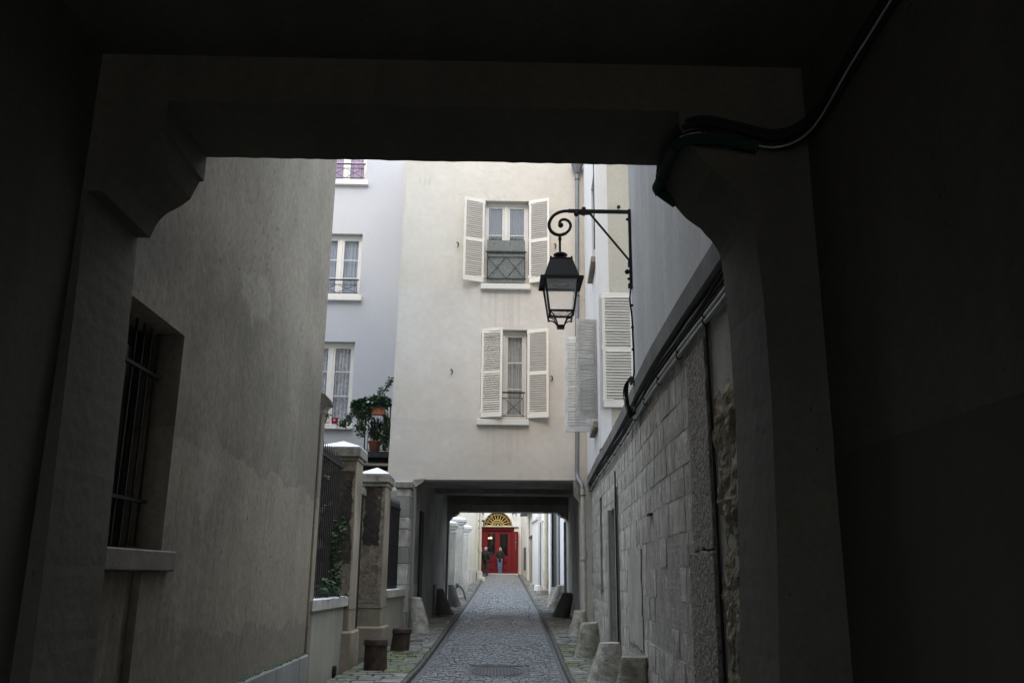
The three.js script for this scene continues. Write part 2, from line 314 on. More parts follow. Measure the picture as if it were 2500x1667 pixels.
function stoneGeo(seed) { // one paving stone, unit size, slightly domed and uneven, about 18 triangles
  let s = seed * 7919 + 13; const q = () => { s = (s * 1103515245 + 12345) & 0x7fffffff; return s / 0x7fffffff - 0.5; };
  const top = [[-0.45, -0.44], [0.45, -0.44], [0.45, 0.44], [-0.45, 0.44]].map(([x, z]) => [x + q() * 0.1, 0.5 + q() * 0.12, z + q() * 0.1]);
  const rim = [[-0.49, -0.49], [0.49, -0.49], [0.49, 0.49], [-0.49, 0.49]].map(([x, z]) => [x + q() * 0.05, 0.05 + q() * 0.1, z + q() * 0.05]);
  const low = rim.map(([x, , z]) => [x, -0.5, z]); const c = [q() * 0.1, 0.57, q() * 0.1];
  const P = [], U = [], T = (a, b, d) => { for (const v of [a, b, d]) { P.push(...v); U.push(v[0] * 0.18 + seed * 0.37, v[2] * 0.18 + v[1] * 0.04 + seed * 0.61); } };
  for (let i = 0; i < 4; i++) { const j = (i + 1) % 4; T(c, top[j], top[i]); T(top[i], top[j], rim[j]); T(top[i], rim[j], rim[i]); T(rim[i], rim[j], low[j]); T(rim[i], low[j], low[i]); }
  const g = new THREE.BufferGeometry(); g.setAttribute('position', new THREE.Float32BufferAttribute(P, 3)); g.setAttribute('uv', new THREE.Float32BufferAttribute(U, 2)); g.computeVertexNormals(); return g;
}
const pavers = [0, 1, 2, 3, 4, 5].map(stoneGeo);
const covers = [[-0.42, 0.62, 14.8, 16.35], [-0.1, 1.08, 26.4, 27.9]]; // iron covers set in the roadway
function pave(parent, name, a, b, d0, d1, wide, deep, lift, mats, pick, most) {
  const list = [];
  for (let d = d0, r = 0; d < d1; r++) {
    const dd = deep * rr(0.9, 1.12), L = a(d) + 0.01, R = b(d) - 0.01;
    for (let x = L - (r % 2 ? wide * 0.5 : 0); x < R - 0.03;) {
      let w = wide * rr(0.8, 1.25), x0 = Math.max(x, L), x1 = Math.min(x + w, R); x += w;
      if (R - x1 < 0.06) x1 = R; if (x1 - x0 < 0.05) continue;
      const cx = (x0 + x1) / 2, cd = d + dd / 2;
      if (covers.some((c) => cx > c[0] && cx < c[1] && cd > c[2] && cd < c[3]) && name === 'cobble') continue;
      list.push({ x: cx, d: cd, w: x1 - x0 - 0.009, l: dd - 0.009, y: ground(cd) + lift + rr(-0.006, 0.006), t: rr(-0.012, 0.012), m: pick(cx, cd), g: Math.floor(rnd() * 6) });
    }
    d += dd;
  }
  const seen = list.filter((q) => q.d > 13.9).sort((p, q) => p.d - q.d), near = new Set(seen.slice(0, most));
  for (const q of near) { const m = piece(name, pavers[q.g], mats[q.m], parent); m.position.set(q.x, q.y, -q.d); m.scale.set(q.w, 0.06, q.l); m.rotation.set(q.t, q.t * 0.7, 0); }
  const by = {}; for (const q of list) if (!near.has(q)) (by[q.m * 10 + (q.g % 2)] ??= []).push(q);
  const gs = []; const M4 = new THREE.Matrix4(), Q = new THREE.Quaternion(), E = new THREE.Euler();
  // the far ones joined, one mesh per tone
  const tone = {};
  for (const k in by) for (const q of by[k]) {
    const g = pavers[q.g].clone(); M4.compose(new THREE.Vector3(q.x, q.y, -q.d), Q.setFromEuler(E.set(q.t, q.t * 0.7, 0)), new THREE.Vector3(q.w, 0.06, q.l)); g.applyMatrix4(M4); (tone[q.m] ??= []).push(g);
  }
  for (const k in tone) { const m = new THREE.Mesh(mergeGeometries(tone[k]), mats[k]); m.name = name + '_rows'; m.receiveShadow = m.castShadow = true; m.userData.kind = 'stuff'; parent.add(m); }
}
const road = tag(part('road', bed(kerbL, kerbR, -0.006, 6, 57, 60), M.bed), null, null, null, 'structure');
pave(road, 'cobble', (d) => kerbL(d) + 0.1, (d) => kerbR(d) - 0.07, 12.6, 56.6, 0.11, 0.115, 0, cobbles, (x, d) => { const n = fbm(x / 9 + 0.5, d / 9, 9, 3, 401); return clamp(Math.floor((n * 1.6 + 0.5 + rr(-0.3, 0.3)) * 6), 0, 5); }, 300);
const edgeL = (d) => (d < 30 ? lerp(-2.5, -1.9, clamp((d - 13) / 8.5)) + 0.25 * clamp((d - 21.5) / 8.5) : -1.75 + clamp((d - 30) / 26) * 0.95);
const edgeR = (d) => (d < 22 ? wallR(d) + 0.1 : d < 30 ? lerp(2.1, 2.6, (d - 22) / 8) : lerp(2.55, 1.8, (d - 30) / 27));
const walkL = tag(part('pavement_left', bed(edgeL, kerbL, 0.03, 6, 57, 60), M.gutter), null, null, null, 'structure');
const walkR = tag(part('pavement_right', bed(kerbR, edgeR, 0.03, 6, 57, 60), M.gutter), null, null, null, 'structure');
const mossy = (x, d, base) => { const n = fbm(x / 5 + 0.5, d / 8, 10, 3, base) + (d < 19 ? 0.17 : d < 24 ? 0.06 : -0.14); return n > 0.2 ? 4 : n > 0.1 ? 3 : Math.floor(rnd() * 3); };
pave(walkL, 'paving_stone', (d) => edgeL(d), (d) => kerbL(d) - 0.062, 12.6, 56, 0.34, 0.24, 0.045, setts, (x, d) => mossy(x, d, 411), 220);
pave(walkR, 'paving_stone', (d) => kerbR(d) + 0.062, (d) => edgeR(d), 12.6, 56, 0.3, 0.24, 0.045, setts, (x, d) => mossy(x, d, 421), 160);
for (const [w, f, s] of [[walkL, kerbL, -1], [walkR, kerbR, 1]]) {
  for (let d = 12.6, i = 0; d < 56; i++) {
    const L = rr(0.7, 1.05), a = d + 0.008, b = d + L - 0.008, xa = f(a), xb = f(b); d += L;
    const g = cbox(0, s * 0.06, -0.1, 0.075 + rr(-0.005, 0.008), 0, -(b - a), 0.012);
    const m = piece('kerb_stone', g, M.graniteDark, w); boxUV(g); m.position.set(xa, ground(a), -a);
    m.rotation.set(Math.atan2(ground(b) - ground(a), b - a), -Math.atan2(xb - xa, b - a), 0);
  }
}
for (const [k, c] of covers.entries()) {
  const cx = (c[0] + c[1]) / 2, cd = (c[2] + c[3]) / 2, y = ground(cd), w = (c[1] - c[0]) / 2, l = (c[3] - c[2]) / 2;
  const t = thing(k ? 'drain_cover' : 'manhole_cover', k ? 'long pale iron drain plate across the cobbles inside the passage' : 'square iron manhole cover with a round lid, nearest in the cobbles', k ? 'drain cover' : 'manhole cover', [cx, y, -cd]);
  t.rotation.x = Math.atan2(ground(c[3]) - ground(c[2]), c[3] - c[2]);
  const mat = k ? M.granite : M.manhole;
  piece('frame', merged([box(-w, w, 0, 0.03, -l, -l + 0.07), box(-w, w, 0, 0.03, l - 0.07, l), box(-w, -w + 0.07, 0, 0.029, -l + 0.07, l - 0.07), box(w - 0.07, w, 0, 0.029, -l + 0.07, l - 0.07)]), mat, t);
  const studs = [];
  if (!k) { for (let i = -7; i <= 7; i++) for (let j = -7; j <= 7; j++) if (i * i + j * j < 40) studs.push(box(i * 0.056 - 0.018, i * 0.056 + 0.018, 0.0195, 0.026, j * 0.085 - 0.028, j * 0.085 + 0.028)); }
  else for (let i = -9; i <= 9; i++) studs.push(box(i * 0.053 - 0.015, i * 0.053 + 0.015, 0.0195, 0.027, -l + 0.1, l - 0.1));
  piece('lid', merged([box(-w + 0.07, w - 0.07, -0.02, 0.019, -l + 0.07, l - 0.07), ...studs]), mat, t);
  if (!k) piece('lid_ring', new THREE.TorusGeometry(0.42, 0.014, 6, 40).rotateX(Math.PI / 2).scale(1, 1, 1.5).translate(0, 0.02, 0), M.manhole, t);
}

// ---------------------------------------------------------------- the dark passage we stand in
{
  const t = thing('passage_building', 'dark building overhead with the square corbelled passage opening framing the lane', 'building', [0, 0, -5.3]);
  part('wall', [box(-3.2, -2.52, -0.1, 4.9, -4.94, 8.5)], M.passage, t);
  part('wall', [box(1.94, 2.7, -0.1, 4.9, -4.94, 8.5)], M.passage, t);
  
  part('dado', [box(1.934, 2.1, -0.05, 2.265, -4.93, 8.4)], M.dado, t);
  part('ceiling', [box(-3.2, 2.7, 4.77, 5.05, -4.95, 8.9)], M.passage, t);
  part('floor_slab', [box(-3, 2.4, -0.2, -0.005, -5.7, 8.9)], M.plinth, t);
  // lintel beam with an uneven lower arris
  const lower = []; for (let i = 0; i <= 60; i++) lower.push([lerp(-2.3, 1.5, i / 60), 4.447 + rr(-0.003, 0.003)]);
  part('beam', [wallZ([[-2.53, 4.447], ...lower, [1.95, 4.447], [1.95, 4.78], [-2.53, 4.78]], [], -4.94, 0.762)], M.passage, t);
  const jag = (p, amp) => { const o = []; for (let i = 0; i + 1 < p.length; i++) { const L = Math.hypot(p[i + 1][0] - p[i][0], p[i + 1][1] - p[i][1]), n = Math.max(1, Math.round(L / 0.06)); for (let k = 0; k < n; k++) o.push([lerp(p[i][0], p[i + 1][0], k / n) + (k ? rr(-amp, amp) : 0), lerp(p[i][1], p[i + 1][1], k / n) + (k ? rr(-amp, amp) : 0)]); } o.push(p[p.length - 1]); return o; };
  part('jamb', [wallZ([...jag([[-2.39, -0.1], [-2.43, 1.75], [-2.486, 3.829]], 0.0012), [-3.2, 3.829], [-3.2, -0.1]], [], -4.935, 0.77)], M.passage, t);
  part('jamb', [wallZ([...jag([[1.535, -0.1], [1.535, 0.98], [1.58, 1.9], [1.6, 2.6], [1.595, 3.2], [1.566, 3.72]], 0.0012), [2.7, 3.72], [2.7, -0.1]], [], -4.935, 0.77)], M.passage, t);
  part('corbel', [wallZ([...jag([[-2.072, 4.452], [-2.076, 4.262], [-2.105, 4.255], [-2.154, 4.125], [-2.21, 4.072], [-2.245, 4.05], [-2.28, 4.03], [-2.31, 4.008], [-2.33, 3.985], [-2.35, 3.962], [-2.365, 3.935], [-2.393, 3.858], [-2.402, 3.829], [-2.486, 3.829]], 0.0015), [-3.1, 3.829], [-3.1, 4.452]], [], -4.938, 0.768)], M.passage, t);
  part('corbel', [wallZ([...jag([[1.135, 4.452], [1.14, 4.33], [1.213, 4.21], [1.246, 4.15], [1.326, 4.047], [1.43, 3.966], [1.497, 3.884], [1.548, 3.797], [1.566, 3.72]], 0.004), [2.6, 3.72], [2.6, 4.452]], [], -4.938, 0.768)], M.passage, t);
  // the house front above the opening, seen from the lane side, and its masonry
  part('upper_wall', [box(-10.5, -2.53, -0.1, 17, -5.69, -5.3), box(2.72, 8, -0.1, 17, -5.69, -5.3), box(-10.5, 8, 5.06, 17, -5.3, 8.9), box(-2.53, 2.72, 4.79, 17, -5.69, -5.3), box(-10.5, -3.21, -0.1, 5.05, 8.5, 8.9), box(2.71, 8, -0.1, 5.05, 8.5, 8.9)], M.yellow, t);
}
// cable bundle over the right corbel and back along the passage wall
{
  const run = (dx, dy, dz) => [[1.93 + dx, 4.62 + dy, -1.2], [1.92 + dx, 4.42 + dy, -2.6], [1.9 + dx, 4.27 + dy, -4.0], [1.87 + dx, 4.2 + dy, -4.75], [1.74 + dx, 4.195 + dy, -4.9 + dz], [1.5 + dx, 4.24 + dy, -4.9 + dz], [1.28 + dx, 4.29 + dy, -4.91 + dz], [1.16 + dx, 4.28 + dy, -4.97 + dz], [1.13 + dx * 0.3, 4.28 + dy, -5.2], [1.13 + dx * 0.3, 4.28 + dy * 0.8, -5.6], [1.2 + dx, 4.28, -5.7]];
  const t = thing('cable_bundle', 'bundle of black cables with one white wire hugging the right passage wall and corbel', 'cables', [1.6, 4.3, -4.9]);
  part('cable', [tube(run(0, 0, 0), 0.022, 90)], M.cable, t); part('cable', [tube(run(-0.01, 0.05, 0.012), 0.02, 90)], M.cable, t); part('cable', [tube(run(0.0, 0.095, 0), 0.018, 90)], M.cable, t);
  tag(part('cable', [tube(run(-0.035, -0.028, 0.03), 0.006, 90)], M.castPipe, t), 'thin white wire');
  const g = thing('cable_sheath', 'dark green plastic sheath wrapped round the cables at the right corbel tip', 'cable sheath', [1.2, 4.25, -5]);
  const sh = [[1.6, 4.17, -4.87], [1.42, 4.205, -4.87], [1.26, 4.225, -4.88], [1.14, 4.235, -4.965], [1.125, 4.25, -5.2], [1.125, 4.255, -5.55], [1.13, 4.25, -5.68], [1.17, 4.225, -5.7], [1.26, 4.15, -5.69]];
  part('sheath', [tube(sh, 0.036, 70, 9)], M.green, g);
  for (const k of [0.1, 0.25, 0.4, 0.6, 0.8]) part('clip', (() => { const c = new THREE.CatmullRomCurve3(sh.map((p) => new THREE.Vector3(...p))), p = c.getPoint(k), q = c.getTangent(k); return new THREE.TorusGeometry(0.037, 0.005, 5, 14).applyQuaternion(new THREE.Quaternion().setFromUnitVectors(new THREE.Vector3(0, 0, 1), q)).translate(p.x, p.y, p.z); })(), M.cable, g);
}

// ---------------------------------------------------------------- left grey house
{
  const t = thing('grey_house', 'tall streaked grey rendered house wall on the left with a barred window', 'house', [-2.6, 0, -9.3]);
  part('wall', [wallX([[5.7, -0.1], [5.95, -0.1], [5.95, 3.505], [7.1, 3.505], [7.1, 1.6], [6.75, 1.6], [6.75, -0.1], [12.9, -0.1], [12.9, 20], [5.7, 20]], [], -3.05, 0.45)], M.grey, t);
  part('wall', [box(-10.4, -3.05, -0.1, 20, -12.9, -12.5), box(-10.4, -10, -0.1, 20, -12.5, -5.7)], M.wash, t);
  part('roof', [box(-10.4, -2.61, 20, 20.3, -12.89, -5.7)], M.zinc, t);
  part('apron', [box(-3.0, -2.66, -0.1, 1.6, -6.74, -5.96)], M.grey, t);
  part('window_sill', [cbox(-3.0, -2.545, 1.605, 1.76, -7.3, -5.8, 0.012)], M.sillStone, t);
  const w = part('window', [box(-2.98, -2.93, 1.77, 3.5, -7.09, -7.0), box(-2.98, -2.93, 1.77, 3.5, -6.05, -5.96), box(-2.98, -2.93, 1.77, 1.9, -7.0, -6.05), box(-2.98, -2.93, 3.38, 3.5, -7.0, -6.05), box(-2.98, -2.92, 1.9, 3.38, -6.57, -6.5)], M.ironDull, t);
  part('pane', [box(-2.962, -2.956, 1.9, 3.38, -6.5, -6.05)], M.glass, w); part('pane', [box(-2.962, -2.956, 1.9, 3.38, -7.0, -6.57)], M.glass, w);
  for (let i = 0; i < 7; i++) part('grille_bar', [box(-2.776, -2.76, 1.79, 3.49, -7.0 + i * 0.15 + 0.006, -7.0 + i * 0.15 + 0.022)], M.ironDull, t);
  for (const y of [2.12, 3.12]) part('grille_rail', [box(-2.79, -2.75, y, y + 0.025, -7.09, -5.96)], M.ironDull, t);
  for (let i = 0, d = 6.95; d < 12.85; i++) { const L = Math.min(rr(1.1, 1.5), 12.88 - d); part('plinth_block', [cbox(-2.62, -2.525, -0.1, 0.52 + rr(0, 0.008), -d - L + 0.006, -d - 0.006, 0.02)], M.plinth, t); d += L; if (12.88 - d < 0.2) break; }
  part('quoin_strip', [cbox(-2.9, -2.565, -0.1, 3.9, -13.14, -12.905, 0.01)], M.grey, t);
  part('cornice_end', [wallZ([[-2.95, 4.21], [-2.56, 4.21], [-2.44, 4.085], [-2.45, 4.05], [-2.5, 4.03], [-2.535, 3.98], [-2.55, 3.93], [-2.6, 3.88], [-2.95, 3.88]], [], -12.91, 0.26)], M.stoneCap, t);
  // moss along the ledge of the plinth
  const ms = []; for (let i = 0; i < 420; i++) { const d = 9 + Math.pow(rnd(), 0.8) * 3.9; ms.push(new THREE.SphereGeometry(rr(0.008, 0.02), 5, 3).scale(1.3, 0.6, 1.6).translate(-2.595 + rr(0, 0.06) * rnd(), 0.53, -d)); }
  tag(part('moss', ms, M.leaf, t), null, null, null, 'stuff');
}
// ---------------------------------------------------------------- left yard wall, piers, railings, gate
const yardF = (d) => lerp(-2.53, -2.4, (d - 12.95) / 2.45);
const yardG = (d) => lerp(-2.16, -2.0, (d - 18.6) / 2.4);
function spears(t, list, y0, y1, mat) { for (const [x, d] of list) part('bar', [rod([x, y0, -d], [x, y1 - 0.2, -d], 0.014, 6), rod([x, y1 - 0.2, -d], [x, y1, -d], 0.022, 6, 0.001)], mat, t); }
{
  const t = thing('low_wall', 'low rendered wall with snowy stone coping under the nearer spear railing', 'wall', [-2.5, 0, -14.2]);
  part('wall', [strip(yardF, 12.98, 15.4, 4, -0.1, 1.085, -0.47, 0.4)], M.lowWall, t);
  for (const [a, b] of [[12.93, 14.2], [14.21, 15.5]]) part('coping_stone', [strip(yardF, a, b, 1, 1.085, 1.225, -0.55, 0.55)], M.coping, t);
  part('dark_drain_disc', [new THREE.CylinderGeometry(0.055, 0.055, 0.3, 12).rotateZ(Math.PI / 2).scale(1, 1.7, 1).translate(-2.6, 0.1, -14.75)], M.dark, t);  // solid dark disc in place of a drain hole, its shade put into the colour
  const sn = []; for (let i = 0; i < 26; i++) { const d = rr(13.0, 15.3), r = rr(0.05, 0.16); sn.push(new THREE.SphereGeometry(1, 9, 5).scale(r * 0.8, 0.012, r * 1.7).translate(yardF(d) - rr(0.08, 0.3), 1.226, -d)); }
  part('snow', sn, M.snow, t);
}
{
  const t = thing('spear_railing', 'dark iron spear railing with ivy beside the grey house corner', 'railing', [-2.64, 1.22, -14.2]);
  const L = []; for (let d = 13.2; d < 15.28; d += 0.165) L.push([-2.64, d]);
  spears(t, L, 1.23, 3.6, M.ironDull);
  part('rail', [box(-2.665, -2.615, 3.36, 3.395, -15.3, -13.1)], M.ironDull, t); part('rail', [box(-2.665, -2.615, 1.4, 1.435, -15.3, -13.1)], M.ironDull, t);
}
const soot = (seed, lo, e0, e1) => new THREE.MeshStandardMaterial({ roughness: 0.96, bumpMap: roughBump, bumpScale: 0.01, map: makeTex(512, 3.6, (u, v) => {
  const y = v * 3.6, n = fbm(u, v, 6, 5, seed), e = fbm(u, v, 22, 4, seed + 5);
  let c = mix3([0.27, 0.235, 0.18], [0.17, 0.13, 0.095], clamp(0.5 + 2.4 * n));
  const top = y > lo + 0.35 * n + 0.12 * e && y < 3.3 + 0.5 * n; if (top) c = mix3([0.035, 0.03, 0.026], [0.075, 0.055, 0.04], clamp(0.5 + 3 * e));
  if (u < e0 + 0.03 * e || u > e1 + 0.03 * e) c = mix3([0.30, 0.26, 0.195], [0.17, 0.14, 0.1], clamp(0.5 + 3 * e));
  if (n + e * 0.6 > 0.3) c = [0.36, 0.32, 0.26];
  return c.map((x) => x * (1 + 0.9 * fbm(u, v, 60, 2, seed + 9)));
}) });
const sootA = soot(501, 1.75, 0, 0.325), sootB = soot(511, 2.1, 0.285, 0.375);
M.tan = plaster({ base: [0.36, 0.31, 0.23], tone2: [0.19, 0.165, 0.12], blotch: 1, streak: 0.3, grain: 0.15, pits: 0.06, seed: 521, n: 512, m: 3 });
function pier(label, o) { // o: x0,x1 (street face), z0 (front), z1 (back), yb base top, yt shaft top, yc cap top, apex
  const t = thing('gate_pier', label, 'gate pier', [(o.x0 + o.x1) / 2, 0, (o.z0 + o.z1) / 2], 'piers of the left courtyard wall');
  part('shaft', [cbox(o.x0, o.x1, o.ym ?? 0, o.yt, o.z1, o.z0, 0.015)], M.tan, t);
  part('render_panel', [cbox(o.x0 + 0.016, o.x1 - 0.016, 1.05, o.yt - 0.04, o.z0 - 0.05, o.z0 + 0.004, 0.003)], o.soot, t);
  part('base', [cbox(o.x0 - 0.05, o.x1 + 0.075, -0.1, o.yb, o.z1 - 0.05, o.z0 + 0.07, 0.03)], M.tan, t);
  part('band', [cbox(o.x0 - 0.005, o.x1 + 0.012, o.yb + 0.34, o.yb + 0.355, o.z1 - 0.01, o.z0 + 0.012, 0.004)], M.cementDark, t);
  const cx = (o.x0 + o.x1) / 2, cz = (o.z0 + o.z1) / 2;
  part('cap', [cbox(o.x0 - 0.06, o.x1 + 0.06, o.yc - 0.17, o.yc, o.z1 - 0.1, o.z0 + 0.09, 0.018), cbox(o.x0 - 0.025, o.x1 + 0.025, o.yt - 0.04, o.yc - 0.17, o.z1 - 0.04, o.z0 + 0.035, 0.01)], M.stoneCap, t);
  const hw = (o.x1 - o.x0) / 2 + 0.055, hd = (o.z0 - o.z1) / 2 + 0.085;
  const py = new THREE.ConeGeometry(Math.SQRT2, 1, 4, 3).rotateY(Math.PI / 4).translate(0, 0.5, 0).scale(hw, o.apex, hd).translate(cx, o.yc + 0.012, cz).toSoup(); py.computeVertexNormals();
  part('snow', [py, box(cx - hw, cx + hw, o.yc - 0.003, o.yc + 0.012, cz - hd, cz + hd)], M.snow, t);
  return t;
}
pier('stained gate pier with a snow pyramid cap, nearest the spear railing', { x0: -3.02, x1: -2.375, z0: -15.3, z1: -16, yb: 0.68, yt: 3.54, yc: 3.73, apex: 0.15, soot: sootA });
pier('peeling gate pier with a snow cap between the gate and the far low wall', { x0: -2.66, x1: -2.155, z0: -17.8, z1: -18.6, yb: 0.62, yt: 3.34, yc: 3.545, apex: 0.17, soot: sootB });
{
  const t = thing('courtyard_gate', 'dark brown plank gate between the two snow capped piers', 'gate', [-2.6, 0, -16.9]);
  for (let i = 0; i < 9; i++) part('board', [cbox(-2.66, -2.6, 0.12, 3.1, -16.03 - i * 0.195 - 0.188, -16.03 - i * 0.195, 0.006)], M.ironDull, t);
  part('gate_head', [cbox(-2.7, -2.55, 3.1, 3.24, -17.79, -16.01, 0.01)], M.stoneCap, t);
}
{
  const t = thing('low_wall', 'low mossy rendered wall with snowy coping ending at the block pier', 'wall', [-2.2, 0, -19.8]);
  part('wall', [strip(yardG, 18.62, 21.0, 3, -0.1, 1.13, -0.46, 0.4)], M.lowWall, t);
  for (const [a, b] of [[18.61, 19.8], [19.81, 21.02]]) part('coping_stone', [strip(yardG, a, b, 1, 1.13, 1.275, -0.52, 0.54)], M.coping, t);
  const sn = []; for (let i = 0; i < 18; i++) { const d = rr(18.75, 20.9), r = rr(0.05, 0.14); sn.push(new THREE.SphereGeometry(1, 9, 5).scale(r * 0.8, 0.012, r * 1.7).translate(yardG(d) - rr(0.06, 0.25), 1.276, -d)); }
  part('snow', sn, M.snow, t);
}
{
  const t = thing('sheeted_railing', 'railing backed with dark sheet metal on the far low wall', 'railing', [-2.3, 1.27, -19.8]);
  part('sheet', [strip(yardG, 18.63, 20.98, 1, 1.36, 3.1, -0.22, 0.006)], M.zincDark, t);
  const L = []; for (let d = 18.75; d < 20.95; d += 0.15) L.push([yardG(d) - 0.19, d]); spears(t, L, 1.28, 3.28, M.ironDull);
  part('rail', [strip(yardG, 18.62, 20.98, 1, 3.06, 3.095, -0.2, 0.03)], M.ironDull, t);
}
{
  const t = thing('gate_pier', 'pale block pier with thin snow touching the cream house front', 'gate pier', [-2.1, 0, -21.3], 'piers of the left courtyard wall');
  const ys = [0, 0.75, 1.365, 1.835, 2.215, 2.63, 2.9, 3.372, 3.57];
  for (let i = 0; i + 1 < ys.length; i++) part('stone_block', [cbox(-2.29 - rr(0, 0.01), -1.99 + rr(0, 0.012), ys[i] + 0.005, ys[i + 1] - 0.005, -21.6, -21 + rr(0, 0.012), 0.012)], [M.plinth, stones[0], stones[2]][i % 3], t);
  part('cap', [cbox(-2.34, -1.93, 3.575, 3.72, -21.68, -20.92, 0.02)], M.stoneCap, t);
  part('snow', [box(-2.33, -1.94, 3.718, 3.738, -21.6, -20.93)], M.snow, t);
  part('wall', [box(-2.6, -1.96, -0.1, 3.57, -21.99, -21.61)], M.plinth, t);
}
// ---------------------------------------------------------------- right: stone wall, blue-grey house, beige house
{
  const t = thing('stone_wall', 'weathered ashlar stone wall with cables along the right side of the lane', 'wall', [1.9, 0, -14]);
  const off = 0.1, segs = [[5.7, 15.0, -0.1, 3.8], [15.0, 16.3, 2.76, 3.8], [16.3, 18.2, -0.1, 3.8], [18.2, 18.9, -0.1, 1.45], [18.2, 18.9, 3.2, 3.8], [18.9, 22.0, -0.1, 3.8]];
  part('core', segs.map(([a, b, y0, y1]) => strip(wallR, a, b, Math.max(1, Math.round((b - a) / 1.2)), y0, y1, off, 0.42)), M.mortar, t);
  const edge = part('coping', [strip(wallR, 5.7, 11.0, 6, 3.8, 4.0, 0, 0.5)], M.band, t);
  part('coping', [strip(wallR, 11.001, 21.98, 9, 3.8, 3.99, 0.004, 0.5)], M.band, t);
  // unit block with an uneven face on its -x side
  const blockGeo = (seed) => {
    let s = seed * 9973 + 7; const q = () => { s = (s * 1103515245 + 12345) & 0x7fffffff; return s / 0x7fffffff - 0.5; };
    const N = 3, F = [], P = [], U = [];
    for (let j = 0; j <= N; j++) for (let i = 0; i <= N; i++) {
      const e = i === 0 || j === 0 || i === N || j === N;
      const u = i === 0 ? 0.012 : i === N ? 0.988 : i / N + q() * 0.1, v = j === 0 ? 0.02 : j === N ? 0.98 : j / N + q() * 0.1;
      F.push([e ? 0.16 + q() * 0.14 : q() * 0.2, v - 0.5 + (e ? q() * 0.03 : 0), -(u - 0.5) + (e ? q() * 0.02 : 0)]);
    }
    const T = (...vs) => { for (const v of vs) { P.push(...v); U.push(v[2] * 0.42 + seed * 0.31, v[1] * 0.3 + seed * 0.57); } };
    const I = (i, j) => F[j * (N + 1) + i];
    for (let j = 0; j < N; j++) for (let i = 0; i < N; i++) T(I(i, j), I(i, j + 1), I(i + 1, j + 1), I(i, j), I(i + 1, j + 1), I(i + 1, j));
    const back = (v) => [1.4, v[1], v[2]];
    const rimI = []; for (let i = 0; i < N; i++) rimI.push(I(i, 0)); for (let j = 0; j < N; j++) rimI.push(I(N, j)); for (let i = N; i > 0; i--) rimI.push(I(i, N)); for (let j = N; j > 0; j--) rimI.push(I(0, j));
    for (let k = 0; k < rimI.length; k++) { const a = rimI[k], b = rimI[(k + 1) % rimI.length]; T(a, b, back(b), a, back(b), back(a)); }
    const g = new THREE.BufferGeometry(); g.setAttribute('position', new THREE.Float32BufferAttribute(P, 3)); g.setAttribute('uv', new THREE.Float32BufferAttribute(U, 2)); g.computeVertexNormals(); return g;
  };
  const geos = [0, 1, 2, 3, 4, 5, 6, 7].map(blockGeo);
  const openings = [[14.62, 16.34, -1, 2.8], [18.16, 18.94, 1.4, 3.24]], patches = [[6.72, 7.62, -1, 3.5], [11.4, 13.3, 0.7, 1.95]];
  const list = [];
  for (let y = -0.05; y < 3.62;) {
    const h = Math.min(rr(0.25, 0.34), 3.79 - y);
    for (let d = 7.62 - rnd() * 0.4; d < 21.95;) {
      let L = rr(0.13, 0.38), a = d, b = Math.min(d + L, 21.97); d += L;
      a = Math.max(a, 7.63); if (b - a < 0.06) continue;
      const cuts = [...openings, ...patches].filter((o) => y + h > o[2] + 0.05 && y < o[3] - 0.05);
      let skip = false; for (const o of cuts) { if (a >= o[0] && b <= o[1]) skip = true; else if (a < o[0] && b > o[0]) b = o[0]; else if (a < o[1] && b > o[1]) a = o[1]; }
      if (skip || b - a < 0.05) continue;
      const n = fbm(a / 14, y / 4 + 0.3, 7, 3, 601), dark = y < 1.0 + 0.5 * n ? -0.12 : 0;
      list.push({ a, b, y, h, m: clamp(Math.floor((0.5 + 1.5 * n + dark + rr(-0.3, 0.3)) * 6), 0, 5), p: a > 8.2 && a < 11.6 && y > 0.7 && y < 1.9 ? rr(-0.008, 0.03) : rnd() < 0.06 ? rr(0.012, 0.022) : rr(-0.004, 0.006), g: Math.floor(rnd() * 8) });
    }
    y += h;
  }
  list.sort((p, q) => p.a - q.a);
  const rest = {};
  list.forEach((q, i) => {
    const xa = wallR(q.a), xb = wallR(q.b), sx = 0.035, ang = -Math.atan2(xb - xa, q.b - q.a);
    const pos = new THREE.Vector3((xa + xb) / 2 + off - 0.011 + q.p, q.y + q.h / 2, -(q.a + q.b) / 2), sc = new THREE.Vector3(sx, q.h - 0.005, q.b - q.a - 0.005);
    if (i < 300) { const m = piece('stone', geos[q.g], stones[q.m], t); m.position.set(pos.x - 1.9, pos.y, pos.z + 14); m.scale.copy(sc); m.rotation.y = ang; } else {
      const g = geos[q.g].clone(); g.applyMatrix4(new THREE.Matrix4().compose(pos, new THREE.Quaternion().setFromEuler(new THREE.Euler(0, ang, 0)), sc)); (rest[q.m] ??= []).push(g);
    }
  });
  for (const k in rest) { const g = mergeGeometries(rest[k]).translate(-1.9, 0, 14); const m = piece('stone_rows', g, stones[k], t); m.userData.kind = 'stuff'; }
  // cement repairs, roughcast pier strip, pilaster-side smooth band with broken rubble
  const blob = (d0, d1, y0, y1, amp, th, seed) => { // irregular slab against the wall
    const pts = [], N = 44; let s = seed; const q = () => { s = (s * 1103515245 + 12345) & 0x7fffffff; return s / 0x7fffffff - 0.5; };
    for (let i = 0; i < N; i++) { const f = i / N * 4, k = Math.floor(f), r = f - k; const c = [[d0, y0], [d1, y0], [d1, y1], [d0, y1], [d0, y0]]; pts.push([lerp(c[k][0], c[k + 1][0], r) + q() * amp, lerp(c[k][1], c[k + 1][1], r) + q() * amp]); }
